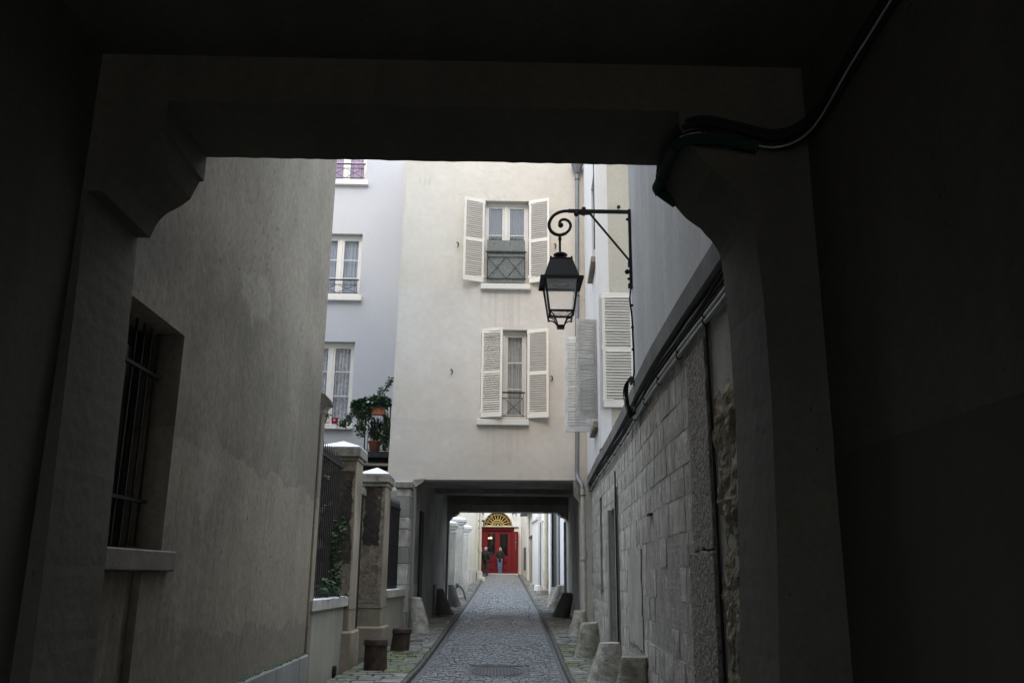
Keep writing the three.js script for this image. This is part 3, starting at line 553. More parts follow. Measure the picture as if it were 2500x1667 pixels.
    const g = new THREE.ExtrudeGeometry(shapeOf(pts), { depth: th, bevelEnabled: true, bevelThickness: 0.003, bevelSize: 0.012, bevelSegments: 1 }).rotateY(Math.PI / 2);
    const p = g.attributes.position; for (let i = 0; i < p.count; i++) p.setX(i, p.getX(i) + wallR(-p.getZ(i)) + off - th - 0.008); g.computeVertexNormals(); return g;
  };
  part('cement_patch', [blob(11.45, 13.25, 0.75, 1.95, 0.2, 0.006, 5)], M.patch, t);
  part('roughcast_panel', [blob(6.78, 7.5, 1.83, 3.45, 0.04, 0.03, 15)], M.roughcast, t);
  part('roughcast_panel', [blob(6.75, 7.62, -0.05, 1.78, 0.025, 0.045, 19)], M.roughcast, t);
  part('cement_band', [strip(wallR, 5.71, 6.55, 2, -0.1, 3.79, off - 0.012, 0.1)], M.patch, t);
  part('cement_band', [strip(wallR, 6.68, 6.76, 1, -0.1, 3.7, off - 0.02, 0.1)], M.cement, t);
  // broken, eroded stonework: an uneven crust with its own outline
  const crust = (d0, d1, y0, y1, depth, seed, cut) => {
    const nx = Math.round((d1 - d0) / 0.022), ny = Math.round((y1 - y0) / 0.022), V = [], idx = [];
    for (let j = 0; j <= ny; j++) for (let i = 0; i <= nx; i++) {
      const u = i / nx, v = j / ny, d = lerp(d0, d1, u), y = lerp(y0, y1, v);
      const e = Math.min(u, 1 - u, v, 1 - v) * 4, c = fbm(d / 8, y / 8, 26, 4, seed), big = fbm(d / 8, y / 8, 60, 3, seed + 4), lay = Math.abs(fbm(0.3, y / 8, 8, 2, seed + 8, 70)) * 1.6;
      const inn = clamp(e, 0, 1) * 0.5 + c * 1.7 - cut; V.push(wallR(d) + off - 0.012 - clamp(inn * 3, -0.3, 1) * depth * (0.55 + 1.5 * big + lay), y, -d);
    }
    for (let j = 0; j < ny; j++) for (let i = 0; i < nx; i++) { const a = j * (nx + 1) + i, b = a + 1, c = a + nx + 1, e = c + 1; idx.push(a, c, b, b, c, e); }
    const g = new THREE.BufferGeometry(); g.setAttribute('position', new THREE.Float32BufferAttribute(V, 3)); g.setIndex(idx); const q = g.toSoup(); q.computeVertexNormals(); q.setAttribute('uv', new THREE.Float32BufferAttribute(new Float32Array(q.attributes.position.count * 2), 2)); return q;
  };
  part('broken_stone', [crust(5.98, 6.6, 0.9, 3.1, 0.04, 31, 0.1)], M.rubble, t);
  // doorway and slit window
  part('door_leaf', [strip(wallR, 15.0, 16.3, 1, -0.05, 2.76, 0.36, 0.05)], M.band, t);
  part('jamb_post', [strip(wallR, 14.72, 14.99, 1, -0.05, 3.05, 0.055, 0.1)], M.cement, t);
  part('jamb_post', [strip(wallR, 16.31, 16.6, 1, -0.05, 2.78, 0.06, 0.1)], M.plinth, t);
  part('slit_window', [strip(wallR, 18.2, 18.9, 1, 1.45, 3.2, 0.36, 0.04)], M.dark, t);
  part('slit_sill', [strip(wallR, 18.1, 19.0, 1, 1.33, 1.45, 0.03, 0.2)], M.plinth, t);
  part('iron_cramp', [strip(wallR, 10.1, 10.32, 1, 2.28, 2.3, 0.05, 0.1)], M.ironDull, t);
}
{
  const t = thing('wall_dark_line', 'dark vertical cable run down the stone wall beside the roughcast strip', 'cable', [1.65, 0, -6.62]);
  part('cable', [tube([[1.66, 3.62, -6.6], [1.668, 2.6, -6.6], [1.672, 1.5, -6.61], [1.675, 0.05, -6.61]], 0.012, 40)], M.cable, t);
  const g = thing('wall_dark_line', 'thin dark rod added in place of the dark groove beside the doorway in the stone wall', 'pipe', [2.0, 0, -14.66]);
  part('pipe', [rod([wallR(14.66) + 0.05, 0.1, -14.66], [wallR(14.66) + 0.05, 3.3, -14.66], 0.014)], M.ironDull, g);  // upright dark rod added in place of a dark groove in the stone
}
const along = (f, y, d0, d1, n, wob, s) => { const o = []; for (let i = 0; i <= n; i++) { const d = lerp(d0, d1, i / n); o.push([f(d) + (typeof wob === 'number' ? rr(-wob, wob) * 0.5 : 0), (typeof y === 'function' ? y(d) : y) + rr(-wob, wob), -d]); } return o; };
{
  const mk = (label, y, end, r, mat, wob) => {
    const t = thing('conduit', label, 'conduit', [1.75, 3.6, -9]);
    const path = along((d) => wallR(d) + 0.045, y, 5.4, end, Math.round((end - 5.4) / 0.8), wob);
    part('tube', [tube(path, r, path.length * 6, 8)], mat, t);
    for (let d = 6.6; d < end; d += 1.15) part('clip', [new THREE.TorusGeometry(r + 0.004, 0.007, 5, 10).translate(wallR(d) + 0.045, y(d), -d)], M.cable, t);
  };
  mk('upper pale conduit under the coping of the stone wall', (d) => lerp(3.60, 3.68, clamp((d - 6) / 14)), 11.4, 0.019, M.conduit, 0.003);
  mk('lower pale conduit running the whole stone wall to the downpipe', (d) => lerp(3.545, 3.62, clamp((d - 6) / 14)), 21.7, 0.019, M.conduit, 0.004);
  const t = thing('cable_bundle', 'loose black cables sagging in the shadow under the stone coping', 'cables', [1.75, 3.7, -11]);
  for (let k = 0; k < 5; k++) part('cable', [tube(along((d) => wallR(d) + 0.06 - 0.008 * (k % 3), (d) => 3.66 + 0.03 * k + 0.012 * Math.sin(d * 2.1 + k), 5.4, 21.7, 26, 0.008), 0.012, 170, 6)], k === 3 ? M.conduit : M.cable, t);
  const l = thing('cable_loop', 'black and green cable loops hanging where the lamp cable meets the coping', 'cables', [1.7, 3.8, -10.8]);
  for (let k = 0; k < 6; k++) part('loop', [tube([[1.75, 4.02 - k * 0.02, -10.72], [1.71 - k * 0.008, 4.04 - k * 0.012, -10.8], [1.69 - k * 0.012, 3.95 - k * 0.015, -10.84], [1.69 - (k % 3) * 0.015, 3.8 - k * 0.025, -10.88], [1.73, 3.64 - k * 0.02, -10.92], [1.79, 3.6 + k * 0.012, -10.98], [1.785, 3.72, -11.1]], rr(0.006, 0.009), 60, 6)], k === 1 || k === 4 ? M.green : M.cable, l);
}
{
  const t = thing('blue_grey_house', 'blue-grey plastered house wall above the stone wall behind the lantern', 'house', [2.5, 4, -8.4]);
  part('wall', [strip(wallR, 5.7, 10.99, 8, 4.0, 18, 0.012, 0.45)], M.blue, t);
  part('wall', [box(2.2, 8, -0.1, 18, -10.98, -10.5)], M.wash, t);
  part('roof', [box(1.7, 8, 18, 18.3, -10.97, -5.7)], M.zinc, t);
}
const beigeF = (d) => 2.075 + (d - 16.8) * 0.051;
{
  const t = thing('beige_house', 'beige rendered house with white louvred shutters at the right of the lane', 'house', [3, 4, -19]);
  part('wall', [wallZ([[2.075, 3.99], [2.075, 15], [9, 15], [9, -0.1], [2.6, -0.1], [2.6, 3.99]], [], -16.8, 0.4)], M.beige, t);
  const side = wallX([[17.2, 3.995], [22.4, 3.995], [22.4, 15], [17.2, 15]], [rect(17.5, 18.72, 4.62, 6.78), rect(17.5, 18.72, 8.15, 10.3)], 0, 0.4);
  side.translate(0, 0, 0); { const p = side.attributes.position; for (let i = 0; i < p.count; i++) p.setX(i, p.getX(i) + beigeF(-p.getZ(i))); side.computeVertexNormals(); }
  part('wall', [side], M.white, t);
  part('corner_band', [box(2.066, 2.28, 3.995, 15, -17.21, -16.795)], M.white, t);
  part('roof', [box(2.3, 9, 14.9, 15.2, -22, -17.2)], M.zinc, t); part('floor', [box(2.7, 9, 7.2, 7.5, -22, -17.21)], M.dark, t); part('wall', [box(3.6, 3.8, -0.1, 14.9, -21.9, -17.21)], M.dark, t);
  for (const y of [4.5, 8.03]) {
    const g = box(-0.11, 0.25, y, y + 0.11, -18.85, -17.38); const p = g.attributes.position; for (let i = 0; i < p.count; i++) p.setX(i, p.getX(i) + beigeF(-p.getZ(i)));
    part('window_sill', [g], M.tan, t);
    const fr = (d0, d1, a, b) => { const q = box(0.16, 0.22, a, b, -d1, -d0), pp = q.attributes.position; for (let i = 0; i < pp.count; i++) pp.setX(i, pp.getX(i) + beigeF(-pp.getZ(i))); return q; };
    const top = y < 5 ? 6.78 : 10.3, w = part('window', [fr(17.5, 17.58, y + 0.11, top), fr(18.64, 18.72, y + 0.11, top), fr(17.58, 18.64, top - 0.08, top), fr(17.58, 18.64, y + 0.11, y + 0.2), fr(18.08, 18.14, y + 0.2, top - 0.08)], M.frame, t);
    part('pane', [fr(17.58, 18.08, y + 0.2, top - 0.08)], M.glass, w); part('pane', [fr(18.14, 18.64, y + 0.2, top - 0.08)], M.glass, w);
  }
}
// louvred shutters: hinge edge at the origin, leaf along +x, y up from 0
const slatCache = {};
function shutter(parent, hinge, turn, w, h, dir, frameMat, slatMat, tilt = 1, label) {
  const st = 0.062, th = 0.03, mid = h * 0.5, x = (a, b) => [dir * a, dir * b], bx = (a, b, y0, y1) => { const [p, q] = x(a, b); return cbox(p, q, y0, y1, -th / 2, th / 2, 0.004); };
  const leaf = localPart('shutter', [bx(0, st, 0, h), bx(w - st, w, 0, h), bx(st - 0.001, w - st + 0.001, 0.0, 0.15), bx(st - 0.001, w - st + 0.001, h - 0.085, h), bx(st - 0.001, w - st + 0.001, mid - 0.04, mid + 0.05),
    ...[0.12, h * 0.5, h - 0.14].map((y) => rod([-dir * 0.008, y, 0.01], [-dir * 0.008, y + 0.09, 0.01], 0.012, 6)), ...[0.12, h - 0.14].map((y) => { const [p, q] = x(-0.01, 0.2); return box(p, q, y + 0.02, y + 0.05, th / 2, th / 2 + 0.005); })], frameMat, parent, hinge, turn);
  if (label) leaf.userData.label = label;
  const key = [w, tilt].join(); const g = slatCache[key] ??= (() => { const q = box(-(w - 2 * st) / 2, (w - 2 * st) / 2, -0.034, 0.034, -0.007, 0.007).toSoup(); q.rotateX(tilt * 0.88); boxUV(q); return q; })();
  for (const [a, b] of [[0.15, mid - 0.04], [mid + 0.05, h - 0.085]]) { const n = Math.round((b - a) / 0.058); for (let i = 0; i < n; i++) { const m = piece('slat', g, slatMat, leaf); m.position.set(dir * w / 2, a + (i + 0.5) * (b - a) / n, 0); m.rotation.x = rnd() < 0.06 ? rr(-0.35, 0.35) : rr(-0.08, 0.08); m.rotation.z = rr(-0.006, 0.006); } }
  return leaf;
}
{
  const b = scene.getObjectByName('beige_house');
  shutter(b, [beigeF(17.47) - 0.02, 4.68, -17.45], 0.2, 0.44, 2.08, -1, M.paintOld, M.paintOld, -1, 'grey weathered shutter seen from behind');
  shutter(b, [beigeF(18.74) - 0.02, 4.62, -18.78], -0.06, 0.62, 2.14, -1, M.paintBlue, M.paintBlue, -1);
  shutter(b, [2.12, 4.78, -16.74], 0, 0.62, 2.34, 1, M.paint, M.paint, 1);
  part('shutter_hook', [rod([2.06 + 0.45, 9.0, -16.8], [2.51, 9.0, -16.74], 0.02, 6), new THREE.SphereGeometry(0.04, 8, 6).translate(2.51, 9.0, -16.74)], M.rust, b);
  const c = thing('drop_cable', 'pair of thin cables dropping down the white corner of the beige house', 'cables', [2.1, 8, -17]);
  for (const k of [0, 0.05]) part('cable', [tube([[2.07 - k * 0.2, 14, -17.2 - k], [2.072 - k * 0.2, 11, -17.22 - k], [2.068 - k * 0.2, 9.2, -17.25 - k], [2.075 - k * 0.2, 8.3, -17.36 - k]], 0.008, 40, 6)], M.zincDark, c);
}
// ---------------------------------------------------------------- cream house over the lane
function windowUnit(parent, o) { // opening in a wall facing +z at o.z: x0 x1 y0 y1, frame set back o.set
  const { x0, x1, y0, y1, z } = o, set = o.set ?? 0.17, zf = z - set, f = 0.07, cx = o.cx ?? (x0 + x1) / 2, s = 0.055;
  const fr = [cbox(x0 + 0.004, x0 + f, y0, y1 - 0.004, zf - 0.06, zf, 0.008), cbox(x1 - f, x1 - 0.004, y0, y1 - 0.004, zf - 0.06, zf, 0.008), cbox(x0 + f, x1 - f, y1 - 0.1, y1 - 0.004, zf - 0.06, zf, 0.008), cbox(x0 + f, x1 - f, y0, y0 + 0.05, zf - 0.06, zf, 0.008)];
  fr.push(cbox(cx - 0.05, cx + 0.05, y0 + 0.05, y1 - 0.1, zf - 0.055, zf + 0.012, 0.01));
  const panes = [];
  for (const [a, b] of [[x0 + f, cx - 0.05], [cx + 0.05, x1 - f]]) {
    fr.push(cbox(a, a + s, y0 + 0.05, y1 - 0.1, zf - 0.05, zf - 0.008, 0.005), cbox(b - s, b, y0 + 0.05, y1 - 0.1, zf - 0.05, zf - 0.008, 0.005), cbox(a + s, b - s, y1 - 0.16, y1 - 0.1, zf - 0.05, zf - 0.008, 0.005), cbox(a + s, b - s, y0 + 0.05, y0 + 0.16, zf - 0.05, zf - 0.008, 0.005));
    const ys = [y0 + 0.16, ...o.bars, y1 - 0.16];
    for (const y of o.bars) fr.push(cbox(a + s, b - s, y - 0.014, y + 0.014, zf - 0.048, zf - 0.01, 0.004));
    for (let i = 0; i + 1 < ys.length; i++) panes.push(box(a + s - 0.004, b - s + 0.004, ys[i] + (i ? 0.01 : 0), ys[i + 1] - 0.01, zf - 0.034, zf - 0.03));
  }
  const w = part('window', fr, o.mat ?? M.frame, parent);
  for (const p of panes) part('pane', [p], M.glass, w);
  if (o.curtain) for (const [a, b] of [[x0 + f, cx], [cx, x1 - f]]) {
    const g = new THREE.PlaneGeometry(b - a, y1 - y0 - 0.15, 36, 1), p = g.attributes.position; for (let i = 0; i < p.count; i++) p.setZ(i, 0.018 * Math.sin(p.getX(i) * 62) + 0.01 * Math.sin(p.getX(i) * 23 + 1));
    g.computeVertexNormals(); part('curtain', [g.translate((a + b) / 2, (y0 + y1) / 2, zf - 0.13)], o.curtain, w);
  }
  return w;
}
function sill(parent, x0, x1, y0, y1, z, mat = M.plinth) { return part('window_sill', [cbox(x0, x1, y0, y1, z - 0.16, z + 0.09, 0.012), ], mat, parent); }
function guard(parent, x0, x1, y0, y1, z, cross) { // low iron guard with crossed bars
  const g = [box(x0, x1, y1 - 0.02, y1 + 0.015, z - 0.012, z + 0.02), box(x0, x1, y0, y0 + 0.018, z - 0.008, z + 0.01), box(x0 + 0.05, x1 - 0.05, y1 - 0.15, y1 - 0.136, z - 0.006, z + 0.008), rod([x0 + 0.05, y0, z], [x0 + 0.05, y1, z], 0.009, 5), rod([x1 - 0.05, y0, z], [x1 - 0.05, y1, z], 0.009, 5)];
  const yb = y0 + 0.012, yt = y1 - 0.143, n = cross, w = (x1 - x0 - 0.1) / n;
  for (let i = 0; i < n; i++) { const a = x0 + 0.05 + i * w; g.push(rod([a, yb, z], [a + w, yt, z], 0.007, 5), rod([a, yt, z + 0.012], [a + w, yb, z + 0.012], 0.007, 5)); }
  return part('guard_rail', g, M.ironDull, parent);
}
const paintPatch = (() => { // the front's own plaster: old repairs with their own outline, seven by thirteen metres
  const n = 1024;
  return new THREE.MeshStandardMaterial({ roughness: 0.93, bumpMap: grainBump, bumpScale: 0.0015, map: makeTex(n, 16, (u, v) => {
    const y = v * 16, x = u * 16, e = 0.16 * fbm(u, v, 40, 3, 703) + 0.3 * fbm(u, v, 9, 3, 704);
    let c = y + e > 8.95 ? [0.645, 0.6, 0.52] : y + 0.7 * e + 0.5 * fbm(u, v, 5, 3, 705) > 5.5 ? [0.645, 0.617, 0.572] : [0.585, 0.557, 0.515];
    c = mix3(c, [0.54, 0.49, 0.42], clamp(0.4 + 2.4 * fbm(u, v, 11, 5, 701)) * 0.6);
    c = mix3(c, [0.50, 0.49, 0.47], clamp(-0.2 + 3.2 * fbm(u, v, 14, 4, 707)) * (y < 6 ? 0.6 : 0.25));
    if (fbm(u, v, 26, 3, 711, 60) > 0.3) c = mix3(c, [0.64, 0.61, 0.56], 0.5);
    if (fbm(u, v, 120, 2, 713, 20) + fbm(u, v, 12, 2, 714) > 0.52) c = mix3(c, [0.47, 0.45, 0.42], 0.35);
    for (const [x0, x1, yb, L] of [[-0.42, 0.9, 8.88, 1.5], [-0.46, 0.87, 5.26, 1.3]]) { // rain streaks of dirt below the sills, each with its own edge
      const X = x > 8 ? x - 16 : x, t = yb - y; if (t > 0 && t < L && X > x0 - 0.05 && X < x1 + 0.05) { const s = fbm(u, 0.37, 160, 3, 717, 4) + 0.25 * fbm(u, v, 60, 2, 718, 12), len = L * (0.25 + 1.5 * Math.max(0, s + 0.1)); if (s > -0.06 && t < len) c = mix3(c, [0.40, 0.37, 0.32], clamp((s + 0.06) * 5) * 0.22); }
    }
    if (y < 4.4 + 0.9 * fbm(u, v, 18, 4, 721) + 0.3 * fbm(u, v, 70, 2, 722)) c = mix3(c, [0.45, 0.42, 0.37], 0.18);
    { const cr = Math.abs(fbm(u, v, 10, 4, 731)); if (cr < 0.006 && fbm(u, v, 7, 2, 733) > 0.08) c = mix3(c, [0.36, 0.33, 0.29], 0.2); }
    return c.map((q) => q * (1 + 0.09 * fbm(u, v, 160, 2, 709) + 0.07 * fbm(u, v, 50, 3, 735)));
  }, true, 2048) });
})();
{
  const t = thing('cream_house', 'cream plastered house front bridging the lane with two shuttered windows', 'house', [0, 0, -26]);
  part('wall', [wallZ([[-2.7, -0.1], [-1.97, -0.1], [-1.95, 3.885], [2.15, 3.915], [2.19, -0.1], [2.7, -0.1], [2.7, 13.6], [-2.47, 13.6], [-2.655, 3.88]], [rect(-0.36, 0.85, 9.04, 11.44), rect(-0.37, 0.815, 5.42, 7.8)], -22, 0.45)], paintPatch, t);
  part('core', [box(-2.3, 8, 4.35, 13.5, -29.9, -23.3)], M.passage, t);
  part('wall', [box(-2.64, -2.25, -0.1, 13.6, -30, -22.45), box(2.8, 8, -0.1, 13.6, -30.2, -22.4), box(-2.62, 2.8, 4.0, 13.6, -30.3, -29.9)], M.cream, t);
  part('roof', [box(-2.6, 8, 13.6, 13.8, -30.2, -22.05)], M.zinc, t);
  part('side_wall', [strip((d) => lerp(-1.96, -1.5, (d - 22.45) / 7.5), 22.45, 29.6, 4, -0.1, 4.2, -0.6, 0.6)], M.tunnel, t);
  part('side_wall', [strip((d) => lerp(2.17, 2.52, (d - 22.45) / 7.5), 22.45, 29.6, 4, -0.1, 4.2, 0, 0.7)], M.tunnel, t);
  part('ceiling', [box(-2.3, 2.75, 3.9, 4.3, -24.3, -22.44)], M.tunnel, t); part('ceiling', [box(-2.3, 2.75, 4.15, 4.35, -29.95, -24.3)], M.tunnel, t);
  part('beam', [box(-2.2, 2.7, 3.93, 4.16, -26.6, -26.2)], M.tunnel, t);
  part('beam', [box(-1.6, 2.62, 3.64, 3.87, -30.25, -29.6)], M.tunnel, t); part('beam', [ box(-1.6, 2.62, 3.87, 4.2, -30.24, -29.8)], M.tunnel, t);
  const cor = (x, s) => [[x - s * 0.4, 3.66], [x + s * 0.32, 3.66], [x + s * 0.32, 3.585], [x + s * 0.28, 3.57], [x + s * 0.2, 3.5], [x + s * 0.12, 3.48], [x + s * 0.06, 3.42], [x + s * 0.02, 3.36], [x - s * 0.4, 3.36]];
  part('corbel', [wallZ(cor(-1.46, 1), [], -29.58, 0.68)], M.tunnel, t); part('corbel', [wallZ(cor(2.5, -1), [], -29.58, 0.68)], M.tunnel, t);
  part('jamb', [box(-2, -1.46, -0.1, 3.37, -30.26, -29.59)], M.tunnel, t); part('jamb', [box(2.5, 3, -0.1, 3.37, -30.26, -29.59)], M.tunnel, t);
  part('console', [wallZ([[1.99, 3.905], [2.22, 3.905], [2.22, 3.3], [2.14, 3.3], [2.09, 3.42], [2.01, 3.5]], [], -21.9, 0.2)], M.stoneCap, t);
  part('console', [wallZ([[-2.0, 3.875], [-1.7, 3.9], [-1.76, 3.82], [-1.9, 3.72], [-1.99, 3.66]], [], -21.9, 0.2)], M.stoneCap, t);
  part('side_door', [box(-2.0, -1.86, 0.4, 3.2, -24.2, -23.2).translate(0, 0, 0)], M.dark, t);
  part('dado_block', [box(-1.9, -1.66, -0.1, 1.32, -29.5, -26.4)], M.cementDark, t); part('dado_block', [box(-2.1, -1.9, -0.1, 1.36, -23.1, -21.95)], M.plinth, t);
  // windows
  windowUnit(t, { x0: -0.36, x1: 0.85, y0: 9.04, y1: 11.44, z: -22, cx: 0.235, bars: [9.55, 10.5], curtain: M.roomGrey });
  part('window_sill', [cbox(-0.42, 0.9, 8.88, 9.03, -22.17, -21.88, 0.012)], M.frame, t);
  guard(t, -0.3, 0.79, 9.19, 9.95, -21.96, 2);
  const scr = new THREE.MeshPhysicalMaterial({ roughness: 0.5, transmission: 0.72, thickness: 0, color: 0xffffff, map: makeTex(512, 0.42, (u, v) => { const a = fbm(u, v, 30, 2, 721); return a > 0.1 ? [0.2, 0.24, 0.23] : a < -0.3 ? [0.42, 0.3, 0.26] : [0.44, 0.49, 0.47]; }) });
  part('patterned_screen', [box(-0.27, 0.75, 9.1, 10.29, -21.99, -21.984)], scr, t).userData.label = 'pale green screen with dark speckled print';
  shutter(t, [-0.35, 9.08, -21.965], 0.36, 0.58, 2.36, -1, M.paint, M.paint, 1);
  shutter(t, [0.86, 9.08, -21.965], -0.4, 0.575, 2.36, 1, M.paint, M.paint, 1);
  windowUnit(t, { x0: -0.37, x1: 0.815, y0: 5.42, y1: 7.8, z: -22, cx: 0.22, bars: [6.25, 6.95], curtain: M.voile });
  part('window_sill', [cbox(-0.46, 0.87, 5.265, 5.415, -22.17, -21.88, 0.012)], M.frame, t);
  guard(t, -0.3, 0.77, 5.5, 6.12, -21.96, 2);
  shutter(t, [-0.36, 5.46, -21.96], -0.36, 0.575, 2.34, 1, M.paint, M.paint, -1, 'shutter left half closed over the window');
  shutter(t, [0.83, 5.46, -21.965], -0.3, 0.565, 2.34, 1, M.paint, M.paint, 1);
  for (const [x, y] of [[-1.05, 10.15], [1.56, 10.15], [-1.12, 6.66], [1.46, 6.52]]) part('shutter_hook', [rod([x, y, -22], [x, y, -21.92], 0.01, 6), tube([[x - 0.01, y - 0.1, -21.95], [x + 0.02, y - 0.02, -21.925], [x - 0.01, y + 0.05, -21.925], [x - 0.035, y + 0.01, -21.925]], 0.012, 16, 6)], M.ironDull, t);
}
// rainwater pipe at the right of the cream front
{
  const t = thing('downpipe', 'grey zinc downpipe with a hopper head at the right of the cream front', 'downpipe', [2.12, 4, -21.9]);
  part('pipe', [tube([[2.165, 12.5, -21.88], [2.155, 11.5, -21.88], [2.125, 8.5, -21.88], [2.095, 5.5, -21.88], [2.08, 4.3, -21.88], [2.075, 4.02, -21.86], [2.11, 3.88, -21.74], [2.17, 3.76, -21.62], [2.185, 3.6, -21.58]], 0.055, 110, 12)], M.zinc, t);
  part('hopper', [new THREE.CylinderGeometry(0.17, 0.06, 0.26, 14).translate(2.162, 12.36, -21.86)], M.zinc, t);
  for (const y of [12.05, 8.72, 5.4]) part('collar', [new THREE.TorusGeometry(0.06, 0.014, 6, 16).rotateX(Math.PI / 2).translate(2.075 + (y - 4) * 0.0108, y, -21.88), bar([2.0 + (y - 4) * 0.0108, y, -21.88], [2.15 + (y - 4) * 0.0108, y, -21.88], 0.02)], M.zincDark, t);
  const c = thing('downpipe', 'pale cast iron downpipe foot standing on the lane beside the stone wall', 'downpipe', [2.19, 0.2, -21.55]);
  part('pipe', [rod([2.19, 2.1, -21.56], [2.185, 3.66, -21.57], 0.06, 12), rod([2.185, 0.5, -21.55], [2.19, 2.1, -21.56], 0.063, 12), rod([2.19, 1.98, -21.56], [2.19, 2.2, -21.56], 0.085, 12), rod([2.185, 0.5, -21.55], [2.185, 0.66, -21.55], 0.085, 12)], M.castPipe, c);
  part('foot', [tube([[2.185, 0.55, -21.55], [2.18, 0.36, -21.54], [2.1, 0.3, -21.5]], 0.062, 14, 10)], M.rust, c);
  part('collar', [new THREE.TorusGeometry(0.066, 0.012, 6, 16).rotateX(Math.PI / 2).translate(2.186, 3.5, -21.57)], M.green, c);
}
// ---------------------------------------------------------------- lilac house behind the yard
{
  const t = thing('lilac_house', 'pale lilac house wall with three stacked windows behind the yard', 'house', [-5, 0, -25]);
  const W = [[-5.29, -3.99, 9.39, 11.33, -4.64], [-5.38, -4.035, 5.63, 8.02, -4.71], [-5.24, -3.985, 13.02, 15.2, -4.55]];
  part('wall', [wallZ([[-12, -0.1], [-2.645, -0.1], [-2.645, 16.5], [-12, 16.5]], W.map((w) => rect(w[0], w[1], w[2], w[3])), -24.3, 0.45)], M.lilac, t);
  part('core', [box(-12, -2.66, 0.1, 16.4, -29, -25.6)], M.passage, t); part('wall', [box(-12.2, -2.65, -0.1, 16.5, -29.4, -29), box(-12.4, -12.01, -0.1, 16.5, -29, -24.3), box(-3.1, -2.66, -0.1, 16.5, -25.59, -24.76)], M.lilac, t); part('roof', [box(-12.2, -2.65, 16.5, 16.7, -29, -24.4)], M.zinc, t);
  windowUnit(t, { x0: W[0][0], x1: W[0][1], y0: W[0][2], y1: W[0][3], z: -24.3, bars: [10.0, 10.56], curtain: M.veilSkyTint, mat: M.paint });
  windowUnit(t, { x0: W[1][0], x1: W[1][1], y0: W[1][2], y1: W[1][3], z: -24.3, bars: [6.47, 7.18], curtain: M.lace, mat: M.paint });
  windowUnit(t, { x0: W[2][0], x1: W[2][1], y0: W[2][2], y1: W[2][3], z: -24.3, bars: [13.7, 14.4], curtain: M.pink, mat: M.paint });
  for (const [w, a] of [[W[0], 0.16], [W[1], 0.15], [W[2], 0.15]]) part('window_sill', [cbox(w[0] - 0.09, w[1] + 0.085, w[2] - a, w[2] - 0.006, -24.48, -24.18, 0.012)], M.paint, t);
  guard(t, W[0][0] + 0.03, W[0][1] - 0.02, 9.45, 9.86, -24.22, 2); guard(t, W[2][0] + 0.03, W[2][1] - 0.02, 13.08, 13.55, -24.22, 2);
}
// unseen pale wall closing the left yard, added to bounce light into it
{
  const t = thing('yard_bounce_wall', 'unseen pale wall added beyond the left courtyard to bounce light', 'house', [-10.2, 0, -18.6]);
  part('wall', [box(-10.6, -10.2, -0.1, 13, -24.29, -12.91)], M.lilac, t);
}
